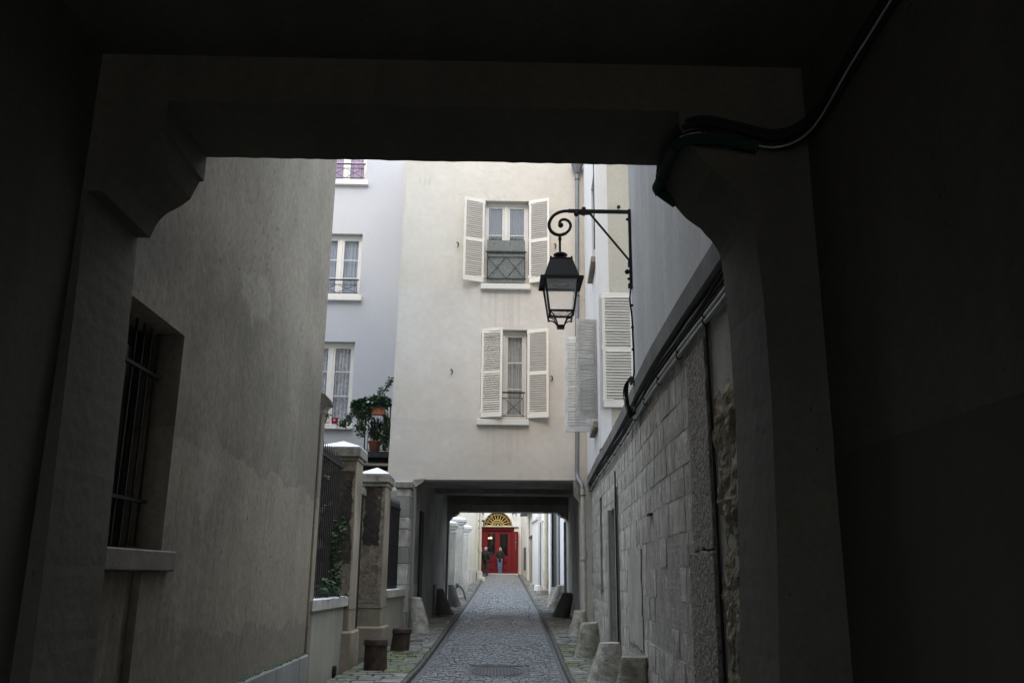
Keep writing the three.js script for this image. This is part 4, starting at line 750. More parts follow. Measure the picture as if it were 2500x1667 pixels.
// ---------------------------------------------------------------- beyond the second passage
{
  const wl = table([[30, -1.6], [42, -1.35], [48, -1.02], [56.6, -0.78]]);
  const G = (d) => ground(d);
  const t = thing('courtyard_wall', 'white low wall with ochre coping between the far white piers', 'wall', [-1.6, 0, -36]);
  part('wall', [strip(wl, 30.3, 42, 6, -0.1, 1.62, -0.5, 0.42)], M.white, t);
  for (const [a, b] of [[30.3, 32.5], [33.3, 35.7], [36.4, 39.8]]) part('coping_stone', [strip(wl, a, b, 1, 1.63, 1.74, -0.55, 0.53)], M.yellow, t);
  part('panel', [strip(wl, 30.3, 42, 6, 1.75, 3.2, -0.4, 0.06)], M.white, t);
  const pier3 = (label, x0, x1, d, y1, lip) => {
    const p = thing('white_pier', label, 'gate pier', [(x0 + x1) / 2, G(d), -d], 'white piers along the far left of the lane');
    part('shaft', [cbox(x0, x1, G(d) - 0.1, y1 - 0.3, -d - 0.5, -d, 0.02)], M.wash, p);
    part('capital', [cbox(x0 - 0.03, x1 + 0.03, y1 - 0.42, y1 - 0.36, -d - 0.53, -d + 0.03, 0.012), cbox(x0 - lip * 0.5, x1 + lip * 0.5, y1 - 0.3, y1 - 0.2, -d - 0.55, -d + 0.06, 0.03), cbox(x0 - lip, x1 + lip, y1 - 0.2, y1 - 0.06, -d - 0.6, -d + 0.1, 0.02)], M.white, p);
    part('snow', [new THREE.ConeGeometry(Math.SQRT2, 1, 4, 1).rotateY(Math.PI / 4).translate(0, 0.5, 0).scale((x1 - x0) / 2 + lip - 0.01, 0.09, 0.33).translate((x0 + x1) / 2, y1 - 0.06, -d - 0.25).toSoup()], M.snow, p);
  };
  pier3('white stained pier nearest the second passage on its left', -1.95, -1.36, 32.6, 3.5, 0.06);
  pier3('white pier with a snowy cap, second beyond the second passage', -1.75, -1.19, 36, 3.85, 0.12);
  pier3('white pier with flaring capital, farthest along the left', -1.6, -1.1, 40, 3.76, 0.17);
  const h = thing('cream_side_house', 'cream house wall at the far left before the red door', 'house', [-2, 0, -49]);
  part('wall', [strip(wl, 42, 56.9, 8, -0.1, 6.4, -0.5, 0.5)], M.yellow, h);
  part('wall', [box(-8, -1.8, -0.1, 6.4, -42.5, -42.0)], M.white, h); part('plinth', [strip(wl, 44.5, 52, 4, -0.1, G(46) + 0.75, -0.2, 0.26)], M.wash, h);
  part('band', [strip(wl, 50.0, 50.7, 1, -0.1, 6.4, -0.2, 0.3)], M.yellow, h);
  const dp = thing('downpipe', 'cream downpipe at the far left beside the red door', 'downpipe', [-0.72, 1.3, -52]);
  part('pipe', [rod([-0.74, G(52), -52], [-0.74, 8, -52], 0.09, 10), rod([-0.74, 2.9, -52], [-0.74, 3.15, -52], 0.12, 10)], M.creamPipe, dp);
  part('bracket', [box(-0.86, -0.5, 4.6, 4.7, -52.05, -51.95), box(-0.58, -0.5, 4.35, 4.7, -52.05, -51.95), box(-0.86, -0.66, 4.2, 4.28, -52.05, -51.95)], M.rust, dp);
  const sb = thing('stone_block', 'pale rectangular stone block under the far cream downpipe', 'stone block', [-0.78, G(50), -50]);
  part('stone', [cbox(-1.08, -0.56, G(50) - 0.05, G(50) + 0.5, -50.6, -50, 0.04)], M.wash, sb);
  const st = thing('step_stone', 'small cream step stone beside the far stone block', 'step', [-0.5, G(49.5), -49.5]); part('stone', [cbox(-0.6, -0.4, G(49.5) - 0.1, G(49.5) + 0.22, -50.2, -49.4, 0.03)], M.yellow, st);
  const bs = thing('boot_scraper', 'little iron boot scraper on a stone foot before the far white piers', 'boot scraper', [-1.2, G(35), -35]);
  part('foot', [cbox(-1.42, -1.12, G(35) - 0.02, G(35) + 0.2, -35.2, -34.8, 0.03)], M.wash, bs); part('scraper', [tube([[-1.4, G(35) + 0.1, -34.78], [-1.38, G(35) + 0.5, -34.75], [-1.25, G(35) + 0.55, -34.75], [-1.1, G(35) + 0.38, -34.75], [-1.0, G(35) + 0.05, -34.75]], 0.035, 24, 7), new THREE.SphereGeometry(0.075, 8, 6).translate(-1.34, G(35) + 0.6, -34.75)], M.zincDark, bs);

  // right side
  const wr = table([[30.2, 2.62], [34, 2.5], [42, 2.24], [46, 2.06], [50, 1.98], [57, 1.74]]);
  const a = thing('white_house', 'white and blue-grey house edge just past the second passage on the right', 'house', [2.6, 0, -32]);
  part('wall', [strip(wr, 30.3, 34.2, 2, -0.1, 6.4, 0, 0.5)], M.blue, a); part('pilaster', [strip(wr, 31.6, 32.1, 1, -0.1, 6.4, -0.05, 0.2)], M.white, a); part('pilaster', [strip(wr, 33.5, 34.2, 1, -0.1, 6.4, -0.06, 0.2)], M.zinc, a);
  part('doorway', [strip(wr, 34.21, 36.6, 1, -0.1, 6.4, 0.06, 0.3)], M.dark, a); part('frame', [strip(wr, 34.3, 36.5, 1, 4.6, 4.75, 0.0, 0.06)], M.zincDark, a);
  const b = thing('stucco_house', 'white stucco house with rust specks and a cream pipe on the far right', 'house', [2.3, 0, -39]);
  part('wall', [strip(wr, 36.61, 42, 3, -0.1, 6.4, 0, 0.5)], M.wash, b); part('pilaster', [strip(wr, 36.61, 37.4, 1, -0.1, 6.4, -0.06, 0.2)], M.white, b);
  part('joint', [strip(wr, 41.8, 41.98, 1, 0.9, 4.0, -0.02, 0.05)], M.rust, b);
  part('shutter', [strip(wr, 39.6, 41.2, 1, 4.0, 6.5, -0.03, 0.04)], M.paint, b);
  const c = thing('downpipe', 'cream downpipe on a stone foot on the far right of the lane', 'downpipe', [2.2, G(38), -38.2]);
  part('pipe', [rod([wr(38.2) - 0.1, G(38.2) + 0.3, -38.2], [wr(38.2) - 0.1, 8, -38.2], 0.085, 10), rod([wr(38.2) - 0.1, G(38) + 0.5, -38.2], [wr(38.2) - 0.1, G(38) + 1.1, -38.2], 0.12, 10), rod([wr(38.2) - 0.1, 2.6, -38.2], [wr(38.2) - 0.1, 2.75, -38.2], 0.11, 10)], M.creamPipe, c);
  part('foot', [cbox(wr(38.2) - 0.36, wr(38.2) + 0.02, G(38) - 0.05, G(38) + 0.3, -38.5, -37.9, 0.05)], M.tan, c);
  const d = thing('stone_house', 'pale stone pier of a house with a shop front beyond on the far right', 'house', [2, 0, -46]);
  part('wall', [strip(wr, 42.01, 45, 2, -0.1, 6.4, -0.12, 0.6)], M.white, d); part('cornice', [strip(wr, 42.0, 45.1, 1, 4.15, 4.28, -0.2, 0.3)], M.wash, d);
  part('wall', [strip(wr, 45.01, 57, 6, -0.1, 6.4, 0.06, 0.5)], M.yellow, d);
  part('shop_front', [strip(wr, 45.4, 48.2, 1, G(46), 3.5, 0.0, 0.05)], M.tan, d); part('lintel', [strip(wr, 45.3, 48.3, 1, 3.5, 3.62, -0.06, 0.1)], M.rust, d);
  part('fascia', [strip(wr, 45.4, 48.2, 1, 3.65, 4.5, -0.02, 0.07)], M.yellow, d);
  { const g = strip(wr, 45.3, 51.5, 1, (q) => 4.9 + (51.5 - q) * 0.02 - 0.0, (q) => 5.0 + (51.5 - q) * 0.02, -0.38, 0.45); part('canopy', [g], M.zincDark, d); }
  part('window', [strip(wr, 50.2, 51.6, 1, 2.9, 4.4, 0.02, 0.04)], M.paintBlue, d); part('window', [strip(wr, 52.6, 54.2, 1, 1.9, 3.2, 0.03, 0.03)], M.zincDark, d);
  part('pipe', [rod([wr(49.4) - 0.02, G(49), -49.4], [wr(49.4) - 0.02, 6, -49.4], 0.07, 8), rod([wr(49.4) - 0.02, 3.0, -49.4], [wr(49.4) - 0.02, 3.4, -49.4], 0.11, 8)], M.white, d);
  const pp = thing('downpipe', 'dark downpipe inside the end of the second passage on its right', 'downpipe', [2.4, 0.4, -28.9]);
  part('pipe', [rod([2.36, 1.1, -29.2], [2.36, 3.3, -29.2], 0.05, 10), rod([2.36, 0.4, -29.2], [2.36, 1.1, -29.2], 0.085, 10)], M.castPipe, pp);
  const gb = (label, x, z, r, hgt, mat) => { const q = thing('guard_stone', label, 'guard stone', [x, G(-z), z], 'small guard stones on the far right pavement'); part('stone', [new THREE.CylinderGeometry(r * 0.75, r, hgt, 9, 2).translate(x, G(-z) + hgt / 2, z), new THREE.SphereGeometry(r * 0.75, 9, 5).scale(1, 0.35, 1).translate(x, G(-z) + hgt, z)], mat, q); };
  gb('small white guard stone at the foot of the far stucco house', 2.06, -41, 0.2, 0.26, M.white);
  gb('small dark guard stone before the far stone pier', 1.9, -43.5, 0.13, 0.2, M.granite);
}
// red door house closing the lane
{
  const z = -57, t = thing('red_door_house', 'house closing the lane with red double doors under a gilded fanlight', 'house', [0.3, 1.62, z]);
  const arc = []; for (let i = 0; i <= 28; i++) { const a = Math.PI * i / 28; arc.push([0.305 + 0.93 * Math.cos(a), 4.6 + 0.93 * Math.sin(a)]); }
  part('wall', [wallZ([[-4, 0.5], [-0.72, 0.5], [-0.72, 4.6], ...arc.slice().reverse(), [1.36, 4.6], [1.36, 0.5], [6, 0.5], [6, 10], [-4, 10]], [], z, 0.5)], M.white, t);
  part('step', [cbox(-0.72, 1.62, 1.5, 1.71, z, z + 0.5, 0.02)], M.wash, t);
  part('door_frame', [cbox(-0.715, -0.46, 1.71, 4.36, z - 0.3, z - 0.1, 0.02), cbox(1.19, 1.355, 1.71, 4.36, z - 0.3, z - 0.1, 0.02), cbox(-0.715, 1.355, 4.36, 4.52, z - 0.32, z - 0.04, 0.03)], M.red, t);
  part('cornice', [cbox(-0.68, 1.62, 4.52, 4.6, z - 0.34, z + 0.1, 0.02)], M.zincDark, t);
  part('gilt_rail', [box(-0.58, 1.2, 4.6, 4.65, z - 0.12, z - 0.02)], M.gold, t);
  for (const [x0, x1, w0, w1, k] of [[-0.46, 0.36, -0.33, 0.16, 0], [0.365, 1.19, 0.45, 0.95, 1]]) {
    const zf = z - 0.18;
    const leaf = part('door_leaf', [box(x0, w0, 1.72, 4.36, zf - 0.06, zf), box(w1, x1, 1.72, 4.36, zf - 0.06, zf), box(w0, w1, 4.18, 4.36, zf - 0.06, zf), box(w0, w1, 1.72, 2.8, zf - 0.06, zf)], M.red, t);
    part('pane', [box(w0, w1, 2.8, 4.18, zf - 0.04, zf - 0.034)], M.glassDim, leaf);
    for (const [y0, y1] of [[2.42, 2.7], [1.95, 2.34]]) part('panel', [cbox(w0 + 0.03, w1 - 0.03, y0, y1, zf, zf + 0.03, 0.025)], M.red, leaf);
    if (!k) part('handle', [new THREE.SphereGeometry(0.045, 10, 8).translate(0.27, 2.66, zf + 0.06), rod([0.27, 2.66, zf], [0.27, 2.66, zf + 0.06], 0.018, 6)], M.gold, leaf);
  }
  const open = part('open_leaf', [cbox(1.3, 1.56, 1.7, 4.3, z - 0.02, z + 0.06, 0.02), cbox(1.555, 1.61, 1.7, 4.3, z + 0.0, z + 0.32, 0.015)], M.red, t); open.userData.label = 'narrow red leaf folded open at the right';
  part('bolt', [box(1.44, 1.46, 3.2, 4.15, z + 0.061, z + 0.08), box(1.38, 1.52, 3.62, 3.66, z + 0.061, z + 0.08)], M.zinc, open);
  // gilded sunburst fanlight, cast bars with real openings
  const C = [0.305, 4.66], P = (r, a, dz = 0) => [C[0] + r * Math.cos(a), C[1] + r * Math.sin(a), z - 0.08 + dz], bars = [];
  const ring = (r, w) => { const pts = []; for (let i = 0; i <= 24; i++) pts.push(P(r, Math.PI * i / 24)); return tube(pts, w, 48, 5); };
  bars.push(ring(0.86, 0.022), ring(0.36, 0.018), ring(0.18, 0.014));
  for (let i = 0; i <= 10; i++) bars.push(rod(P(0.36, Math.PI * i / 10), P(0.86, Math.PI * i / 10), 0.022, 6, 0.013));
  for (let i = 0; i < 10; i++) for (const [r0, s] of [[0.7, 0.045]]) { const p = P(r0, Math.PI * (i + 0.5) / 10); bars.push(new THREE.TorusGeometry(s, 0.009, 5, 14).translate(...p)); }
  for (let i = 0; i < 6; i++) bars.push(new THREE.TorusGeometry(0.06, 0.01, 5, 12).translate(...P(0.27, Math.PI * (i + 0.5) / 6)));
  bars.push(new THREE.SphereGeometry(0.07, 10, 6, 0, Math.PI * 2, 0, Math.PI / 2).translate(...P(0.02, Math.PI / 2)));
  const fl = part('fanlight', bars, M.gold, t); fl.userData.label = 'gilded sunburst fanlight grille';
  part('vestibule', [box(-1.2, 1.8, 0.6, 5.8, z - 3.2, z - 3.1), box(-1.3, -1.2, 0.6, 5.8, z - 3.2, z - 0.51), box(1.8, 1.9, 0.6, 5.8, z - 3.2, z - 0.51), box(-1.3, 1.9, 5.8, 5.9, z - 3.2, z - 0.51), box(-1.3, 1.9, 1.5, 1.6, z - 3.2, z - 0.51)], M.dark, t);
  for (const s of [-1, 1]) { const bk = part('lamp_bracket', [tube([[0.305 + s * 0.95, 5.35, z + 0.0], [0.305 + s * 0.95, 5.4, z + 0.35], [0.305 + s * 1.15, 5.4, z + 0.35], [0.305 + s * 1.15, 5.25, z + 0.3]], 0.03, 20, 6)], M.zincDark, t); }
  { const lf = localPart('shutter', [cbox(0, 0.06, 0, 1.9, -0.02, 0.02, 0.004), cbox(0.5, 0.56, 0, 1.9, -0.02, 0.02, 0.004), box(0.06, 0.5, 0, 0.1, -0.02, 0.02), box(0.06, 0.5, 1.8, 1.9, -0.02, 0.02)], M.paintOld, t, [1.78, 4.55, z + 0.06], 0);
    const g = box(-0.22, 0.22, -0.04, 0.04, -0.006, 0.006).toSoup(); g.rotateX(0.6); boxUV(g); for (let i = 0; i < 17; i++) { const s = piece('slat', g, M.paintOld, lf); s.position.set(0.28, 0.15 + i * 0.1, 0); } }
}
{ // globes alight in the hall behind the left door pane
  const t = thing('hall_lamp', 'small warm globe lamps alight behind the left pane of the red door', 'lamp', [-0.13, 3.95, -58]);
  const glow = new THREE.MeshStandardMaterial({ color: 0xfff0d0, emissive: new THREE.Color(1, 0.62, 0.25), emissiveIntensity: 2 });
  part('globe', [new THREE.SphereGeometry(0.065, 14, 10).translate(-0.12, 3.93, -58)], glow, t); part('globe', [new THREE.SphereGeometry(0.04, 10, 8).translate(-0.27, 3.92, -58.2)], glow, t);
  part('stem', [rod([-0.12, 4.0, -58], [-0.12, 5.8, -58], 0.01, 6), bar([-0.12, 4.02, -58], [-0.27, 3.97, -58.2], 0.015)], M.gold, t);
  const L = new THREE.PointLight(0xffc070, 0.6, 0, 2); L.position.set(0, -0.02, 0); L.castShadow = true; L.shadow.radius = 3; t.add(L);
}
// ---------------------------------------------------------------- the lantern on its scroll bracket
{
  const k = 10.8 / 11, S = ([x, y]) => [x * k, (y - 1.6) * k + 1.6, -10.8], q = (x, y) => S([x, y]);
  const t = thing('street_lantern', 'black scroll-bracket street lantern hanging over the lane from the right house', 'street lantern', q(1.79, 5.3));
  const bxp = (x0, x1, y0, y1, d) => { const a = q(x0, y0), b = q(x1, y1); return cbox(a[0], b[0], a[1], b[1], -10.8 - d, -10.8 + d, 0.004); };
  part('back_bar', [bxp(1.772, 1.806, 5.29, 6.425, 0.022), bxp(1.755, 1.775, 5.6, 5.68, 0.03), bxp(1.75, 1.775, 5.3, 5.36, 0.03), new THREE.SphereGeometry(0.035, 12, 8).translate(...q(1.742, 5.53)), new THREE.SphereGeometry(0.02, 10, 8).translate(...q(1.76, 5.43)), new THREE.SphereGeometry(0.02, 10, 8).translate(...q(1.76, 6.28))], M.iron, t);
  part('arm', [bxp(0.96, 1.78, 6.365, 6.412, 0.022)], M.iron, t);
  const sc = [[0.97, 6.389], [0.9, 6.385], [0.82, 6.36], [0.745, 6.3], [0.7, 6.2], [0.715, 6.11], [0.77, 6.055], [0.845, 6.037], [0.92, 6.06], [0.972, 6.115], [0.99, 6.18], [0.965, 6.237], [0.91, 6.264], [0.858, 6.248], [0.836, 6.2]];
  part('scroll', [tube(sc.slice(0, 9).map(S), 0.023, 70, 9), tube(sc.slice(8).map(S), 0.02, 50, 9), new THREE.SphereGeometry(0.037, 14, 10).translate(...q(0.856, 6.18))], M.iron, t);
  part('collar', [bxp(1.145, 1.195, 6.335, 6.44, 0.034), new THREE.SphereGeometry(0.035, 12, 8).translate(...q(1.07, 6.345)), bxp(1.07, 1.25, 6.34, 6.365, 0.018)], M.iron, t);
  part('brace', [bar(q(1.25, 6.36), q(1.775, 5.69), 0.024)], M.iron, t);
  part('hanger', [rod(q(0.844, 5.78), q(0.844, 6.03), 0.016, 9), rod(q(0.844, 5.96), q(0.844, 6.0), 0.024, 9)], M.iron, t);
  const cx = q(0.85, 0)[0], Y = (y) => (y - 1.6) * k + 1.6, cz = -10.8;
  const lathe = (pts) => new THREE.LatheGeometry(pts.map((p) => new THREE.Vector2(p[0], Y(p[1]))), 28).translate(cx, 0, cz);
  part('finial', [lathe([[0.001, 5.79], [0.03, 5.787], [0.075, 5.77], [0.097, 5.75], [0.08, 5.73], [0.05, 5.715], [0.055, 5.69], [0.1, 5.665], [0.001, 5.66]])], M.iron, t);
  const frustum = (h0, h1, y0, y1, open) => { const g = new THREE.CylinderGeometry(h1 * Math.SQRT2, h0 * Math.SQRT2, y1 - y0, 4, 1, !!open).rotateY(Math.PI / 4).toSoup(); g.computeVertexNormals(); return g.translate(cx, (y0 + y1) / 2, cz); };
  part('roof', [frustum(0.225, 0.145, Y(5.39), Y(5.65)), frustum(0.15, 0.148, Y(5.65), Y(5.667)), frustum(0.268, 0.225, Y(5.372), Y(5.39)), ...[[-1, -1], [1, -1], [-1, 1], [1, 1]].map(([a, b]) => new THREE.SphereGeometry(0.013, 8, 6).translate(cx + a * 0.135, Y(5.675), cz + b * 0.135))], M.iron, t);
  const bw = 0.276, yb = Y(5.33), yt = Y(5.372), brim = [];
  for (const s of [-1, 1]) brim.push(box(cx - bw, cx + bw, yb, yt, cz + s * bw, cz + s * (bw - 0.012)), box(cx + s * bw, cx + s * (bw - 0.012), yb, yt, cz - bw + 0.012, cz + bw - 0.012), box(cx - bw + 0.012, cx + bw - 0.012, yt - 0.012, yt - 0.002, cz + s * (bw - 0.012), cz + s * 0.2), box(cx + s * (bw - 0.012), cx + s * 0.2, yt - 0.012, yt - 0.002, cz - 0.2, cz + 0.2));
  part('brim', brim, M.iron, t);
  const ht = 0.212, hb = 0.146, g0 = Y(4.93), g1 = Y(5.345), fr = [];
  for (const a of [-1, 1]) for (const b of [-1, 1]) fr.push(bar([cx + a * hb, g0 - 0.07, cz + b * hb], [cx + a * ht, g1, cz + b * ht], 0.02));
  for (const s of [-1, 1]) fr.push(box(cx - hb, cx + hb, g0 - 0.012, g0 + 0.014, cz + s * hb - 0.009, cz + s * hb + 0.009), box(cx + s * hb - 0.009, cx + s * hb + 0.009, g0 - 0.012, g0 + 0.014, cz - hb, cz + hb));
  part('frame', fr, M.iron, t);
  for (const [a, b] of [[0, 1], [0, -1], [1, 0], [-1, 0]]) { // four sloping panes
    const wt = ht - 0.008, wb = hb - 0.006, v = (h, y, s) => a ? [cx + a * h, y, cz + s * h] : [cx + s * h, y, cz + b * h];
    const A = v(wb, g0, -1), B = v(wb, g0, 1), Cc = v(wt, g1, 1), D = v(wt, g1, -1), g = new THREE.BufferGeometry(); g.setAttribute('position', new THREE.Float32BufferAttribute([...A, ...B, ...Cc, ...A, ...Cc, ...D], 3)); g.computeVertexNormals(); g.setAttribute('uv', new THREE.Float32BufferAttribute(new Float32Array(12), 2));
    part('pane', [g], M.lampGlass, t);
  }
  part('reflector', [frustum(0.198, 0.198, Y(5.345), Y(5.355))], flat(0.42, 0.42, 0.42, 0.5), t);
  part('lens', [new THREE.TorusGeometry(0.13, 0.012, 6, 36).rotateX(Math.PI / 2).translate(cx, Y(5.342), cz), new THREE.SphereGeometry(0.07, 18, 8, 0, Math.PI * 2, Math.PI / 2, Math.PI / 2).scale(1, 0.3, 1).translate(cx, Y(5.344), cz)], flat(0.5, 0.5, 0.5, 0.4), t);
  part('floor_pane', [box(cx - hb + 0.01, cx + hb - 0.01, g0 - 0.004, g0 - 0.001, cz - hb + 0.01, cz + hb - 0.01)], M.glass, t);
  const specks = []; for (let i = 0; i < 12; i++) specks.push(new THREE.SphereGeometry(rr(0.004, 0.009), 6, 4).scale(1.8, 0.4, 1).rotateY(rr(0, 3)).translate(cx + rr(-0.1, 0.1), g0 + 0.003, cz + rr(-0.1, 0.1)));
  tag(part('debris', specks, M.ironDull, t), null, null, null, 'stuff');
  const leg = []; for (const a of [-1, 1]) for (const b of [-1, 1]) leg.push(tube([[cx + a * hb, g0 - 0.06, cz + b * hb], [cx + a * 0.1, g0 - 0.075, cz + b * 0.1], [cx + a * 0.06, g0 - 0.12, cz + b * 0.06], [cx + a * 0.04, g0 - 0.165, cz + b * 0.04]], 0.0095, 16, 6), tube([[cx + a * hb, g0 - 0.005, cz + b * hb], [cx + a * 0.09, g0 - 0.05, cz + b * 0.09], [cx + a * 0.05, g0 - 0.13, cz + b * 0.05]], 0.008, 14, 6));
  part('foot', [...leg, frustum(0.045, 0.052, g0 - 0.2, g0 - 0.16)], M.iron, t);
  const c = thing('lamp_cable', 'black cable hanging from the lantern back bar down to the coping', 'cable', q(1.79, 4.6));
  part('cable', [tube([q(1.785, 5.3), q(1.77, 5.15), q(1.79, 4.9), q(1.795, 4.6), q(1.8, 4.3), q(1.79, 4.1), q(1.75, 3.98)], 0.012, 50, 7)], M.cable, c);
  for (const y of [5.05, 4.75, 4.45]) part('clip', [box(q(1.78, y)[0] - 0.005, q(1.81, y)[0], q(0, y)[1], q(0, y)[1] + 0.02, -10.82, -10.78)], M.cable, c);
}
// ---------------------------------------------------------------- bollards and guard stones
function guardStone(label, x, z, h, r0, r1, lean, mat, seed, group) {
  const y = ground(-z), t = thing('guard_stone', label, 'guard stone', [x, y, z], group);
  const pts = [[r0 * 0.98, -0.06], [r0, 0.04], [lerp(r0, r1, 0.3), h * 0.3], [lerp(r0, r1, 0.65), h * 0.65], [r1 * 1.0, h * 0.95], [r1 * 0.96, h * 0.985], [r1 * 0.82, h * 1.0], [r1 * 0.4, h * 1.005], [0.001, h * 1.005]].map((p) => new THREE.Vector2(...p));
  const sp = pts.flatMap((p, i) => i ? [0.2, 0.4, 0.6, 0.8, 1].map((q) => pts[i - 1].clone().lerp(p, q)) : [p]), g = new THREE.LatheGeometry(sp, 52), p = g.attributes.position;
  for (let i = 0; i < p.count; i++) { const X = p.getX(i), Y = p.getY(i), Z = p.getZ(i), a = Math.atan2(Z, X) / (2 * Math.PI) + 0.5; const n = 1 + 0.22 * fbm(a, Y + 0.5, 5, 4, seed) + 0.07 * fbm(a, Y + 0.5, 22, 3, seed + 1, 16) - (fbm(a, Y + 0.5, 7, 3, seed + 6) > 0.2 ? 0.05 : 0); p.setXYZ(i, X * n + lean[0] * Y, Y * (1 + 0.06 * fbm(a, 0.4, 4, 2, seed + 3)), Z * n + lean[1] * Y); }
  g.computeVertexNormals(); g.translate(x, y, z); part('stone', [g], mat, t); return t;
}
const gr = 'guard stones at the foot of the stone wall';
guardStone('broad pale guard stone in the foreground at the wall foot, left of the darkest one', 1.72, -13.9, 0.63, 0.3, 0.165, [0.1, 0], M.granite, 801, gr);
guardStone('darkest guard stone, nearest and tight against the stone wall', 1.68, -11.1, 0.68, 0.25, 0.16, [0.06, 0], M.graniteMoss, 811, gr);
guardStone('mossy guard stone before the doorway of the stone wall', 1.79, -17.3, 0.68, 0.26, 0.17, [0.1, 0], M.graniteMoss, 821, gr);
guardStone('guard stone beside the foot of the pale downpipe', 1.98, -21.2, 0.62, 0.22, 0.15, [0.12, 0], M.granite, 831, gr);
guardStone('pale cracked guard stone at the left corner of the second passage', -1.68, -21.7, 0.86, 0.27, 0.15, [-0.16, 0], M.granite, 841);
guardStone('dark leaning guard stone against the left wall inside the second passage', -1.38, -27.4, 0.82, 0.28, 0.17, [-0.34, 0], M.cementDark, 851);
guardStone('dark guard stone at the far left end of the second passage', -1.28, -31.0, 0.78, 0.26, 0.16, [-0.2, 0], M.cementDark, 861);
guardStone('dark leaning guard stone against the right wall inside the second passage', 2.0, -26.9, 0.75, 0.28, 0.17, [0.34, 0], M.cementDark, 871);
guardStone('pale leaning guard stone at the far right end of the second passage', 2.12, -31.2, 0.8, 0.27, 0.18, [0.34, 0], M.granite, 881);
guardStone('small squat guard stone past the second passage at right', 2.2, -33.2, 0.62, 0.24, 0.17, [0.2, 0], M.granite, 891);
{
  const mk = (label, x, z, r, h, lean) => {
    const y = ground(-z), t = thing('iron_bollard', label, 'bollard', [x, y, z], 'rusty iron bollards beside the left piers');
    const sh = (g) => { const p = g.attributes.position; for (let i = 0; i < p.count; i++) p.setX(i, p.getX(i) + lean * p.getY(i)); g.computeVertexNormals(); return g.translate(x, y, z); };
    part('body', [sh(new THREE.LatheGeometry([[r * 1.06, -0.05], [r * 1.05, 0.02], [r, 0.06], [r * 0.93, h * 0.8]].map((p) => new THREE.Vector2(...p)), 32))], M.rust, t);
    part('cap', [sh(new THREE.LatheGeometry([[r * 0.93, h * 0.78], [r * 1.03, h * 0.79], [r * 1.04, h * 0.81], [r * 1.0, h * 0.93], [r * 0.97, h * 0.955], [r * 0.5, h * 0.985], [0.001, h]].map((p) => new THREE.Vector2(...p)), 32))], M.rust, t);
  };
  mk('nearer and larger rusty iron bollard before the peeling pier', -1.9, -15.3, 0.195, 0.57, -0.02);
  mk('smaller domed rusty iron bollard nearer the second passage', -1.79, -18.0, 0.185, 0.5, 0.1);
}
// ---------------------------------------------------------------- yard stair, balcony, pots and plants
function leaves(n, fn, size) { // small folded leaves, four triangles each
  const P = []; const A = new THREE.Vector3(), q = new THREE.Quaternion(), E = new THREE.Euler();
  for (let i = 0; i < n; i++) {
    const c = fn(i); const s = size * rr(0.6, 1.3); q.setFromEuler(E.set(rr(-1.1, 0.6), rr(0, 6.28), rr(-0.6, 0.6)));
    const v = [[0, 0, 0], [-0.42, 0.12, 0.45], [0, 0, 1.1], [0.42, 0.12, 0.45], [0, -0.05, 0.5]].map((p) => A.set(...p).multiplyScalar(s).applyQuaternion(q).toArray().map((w, k) => w + c[k]));
    for (const [a, b, d] of [[0, 4, 1], [1, 4, 2], [2, 4, 3], [3, 4, 0]]) P.push(...v[a], ...v[b], ...v[d]);
  }
  const g = new THREE.BufferGeometry(); g.setAttribute('position', new THREE.Float32BufferAttribute(P, 3)); g.computeVertexNormals(); g.setAttribute('uv', new THREE.Float32BufferAttribute(new Float32Array(P.length / 3 * 2), 2)); return g;
}
const inBall = (c, r) => () => { let x, y, z; do { x = rr(-1, 1); y = rr(-1, 1); z = rr(-1, 1); } while (x * x + y * y + z * z > 1); return [c[0] + x * r[0], c[1] + y * r[1], c[2] + z * r[2]]; };
const onPath = (pts, spread) => { const c = new THREE.CatmullRomCurve3(pts.map((p) => new THREE.Vector3(...p))); return () => { const p = c.getPoint(rnd()); return [p.x + rr(-spread, spread), p.y + rr(-spread, spread), p.z + rr(-spread, spread)]; }; };
function pot(label, x, y, z, r, h, mat, name = 'flower_pot') {
  const t = thing(name, label, 'flower pot', [x, y, z]);
  part('pot', [new THREE.LatheGeometry([[0.001, 0.01], [r * 0.7, 0], [r * 0.92, h * 0.8], [r * 1.05, h * 0.81], [r * 1.06, h], [r * 0.94, h], [r * 0.9, h * 0.9], [0.001, h * 0.88]].map((p) => new THREE.Vector2(...p)), 24).translate(x, y, z)], mat, t);
  return t;
}
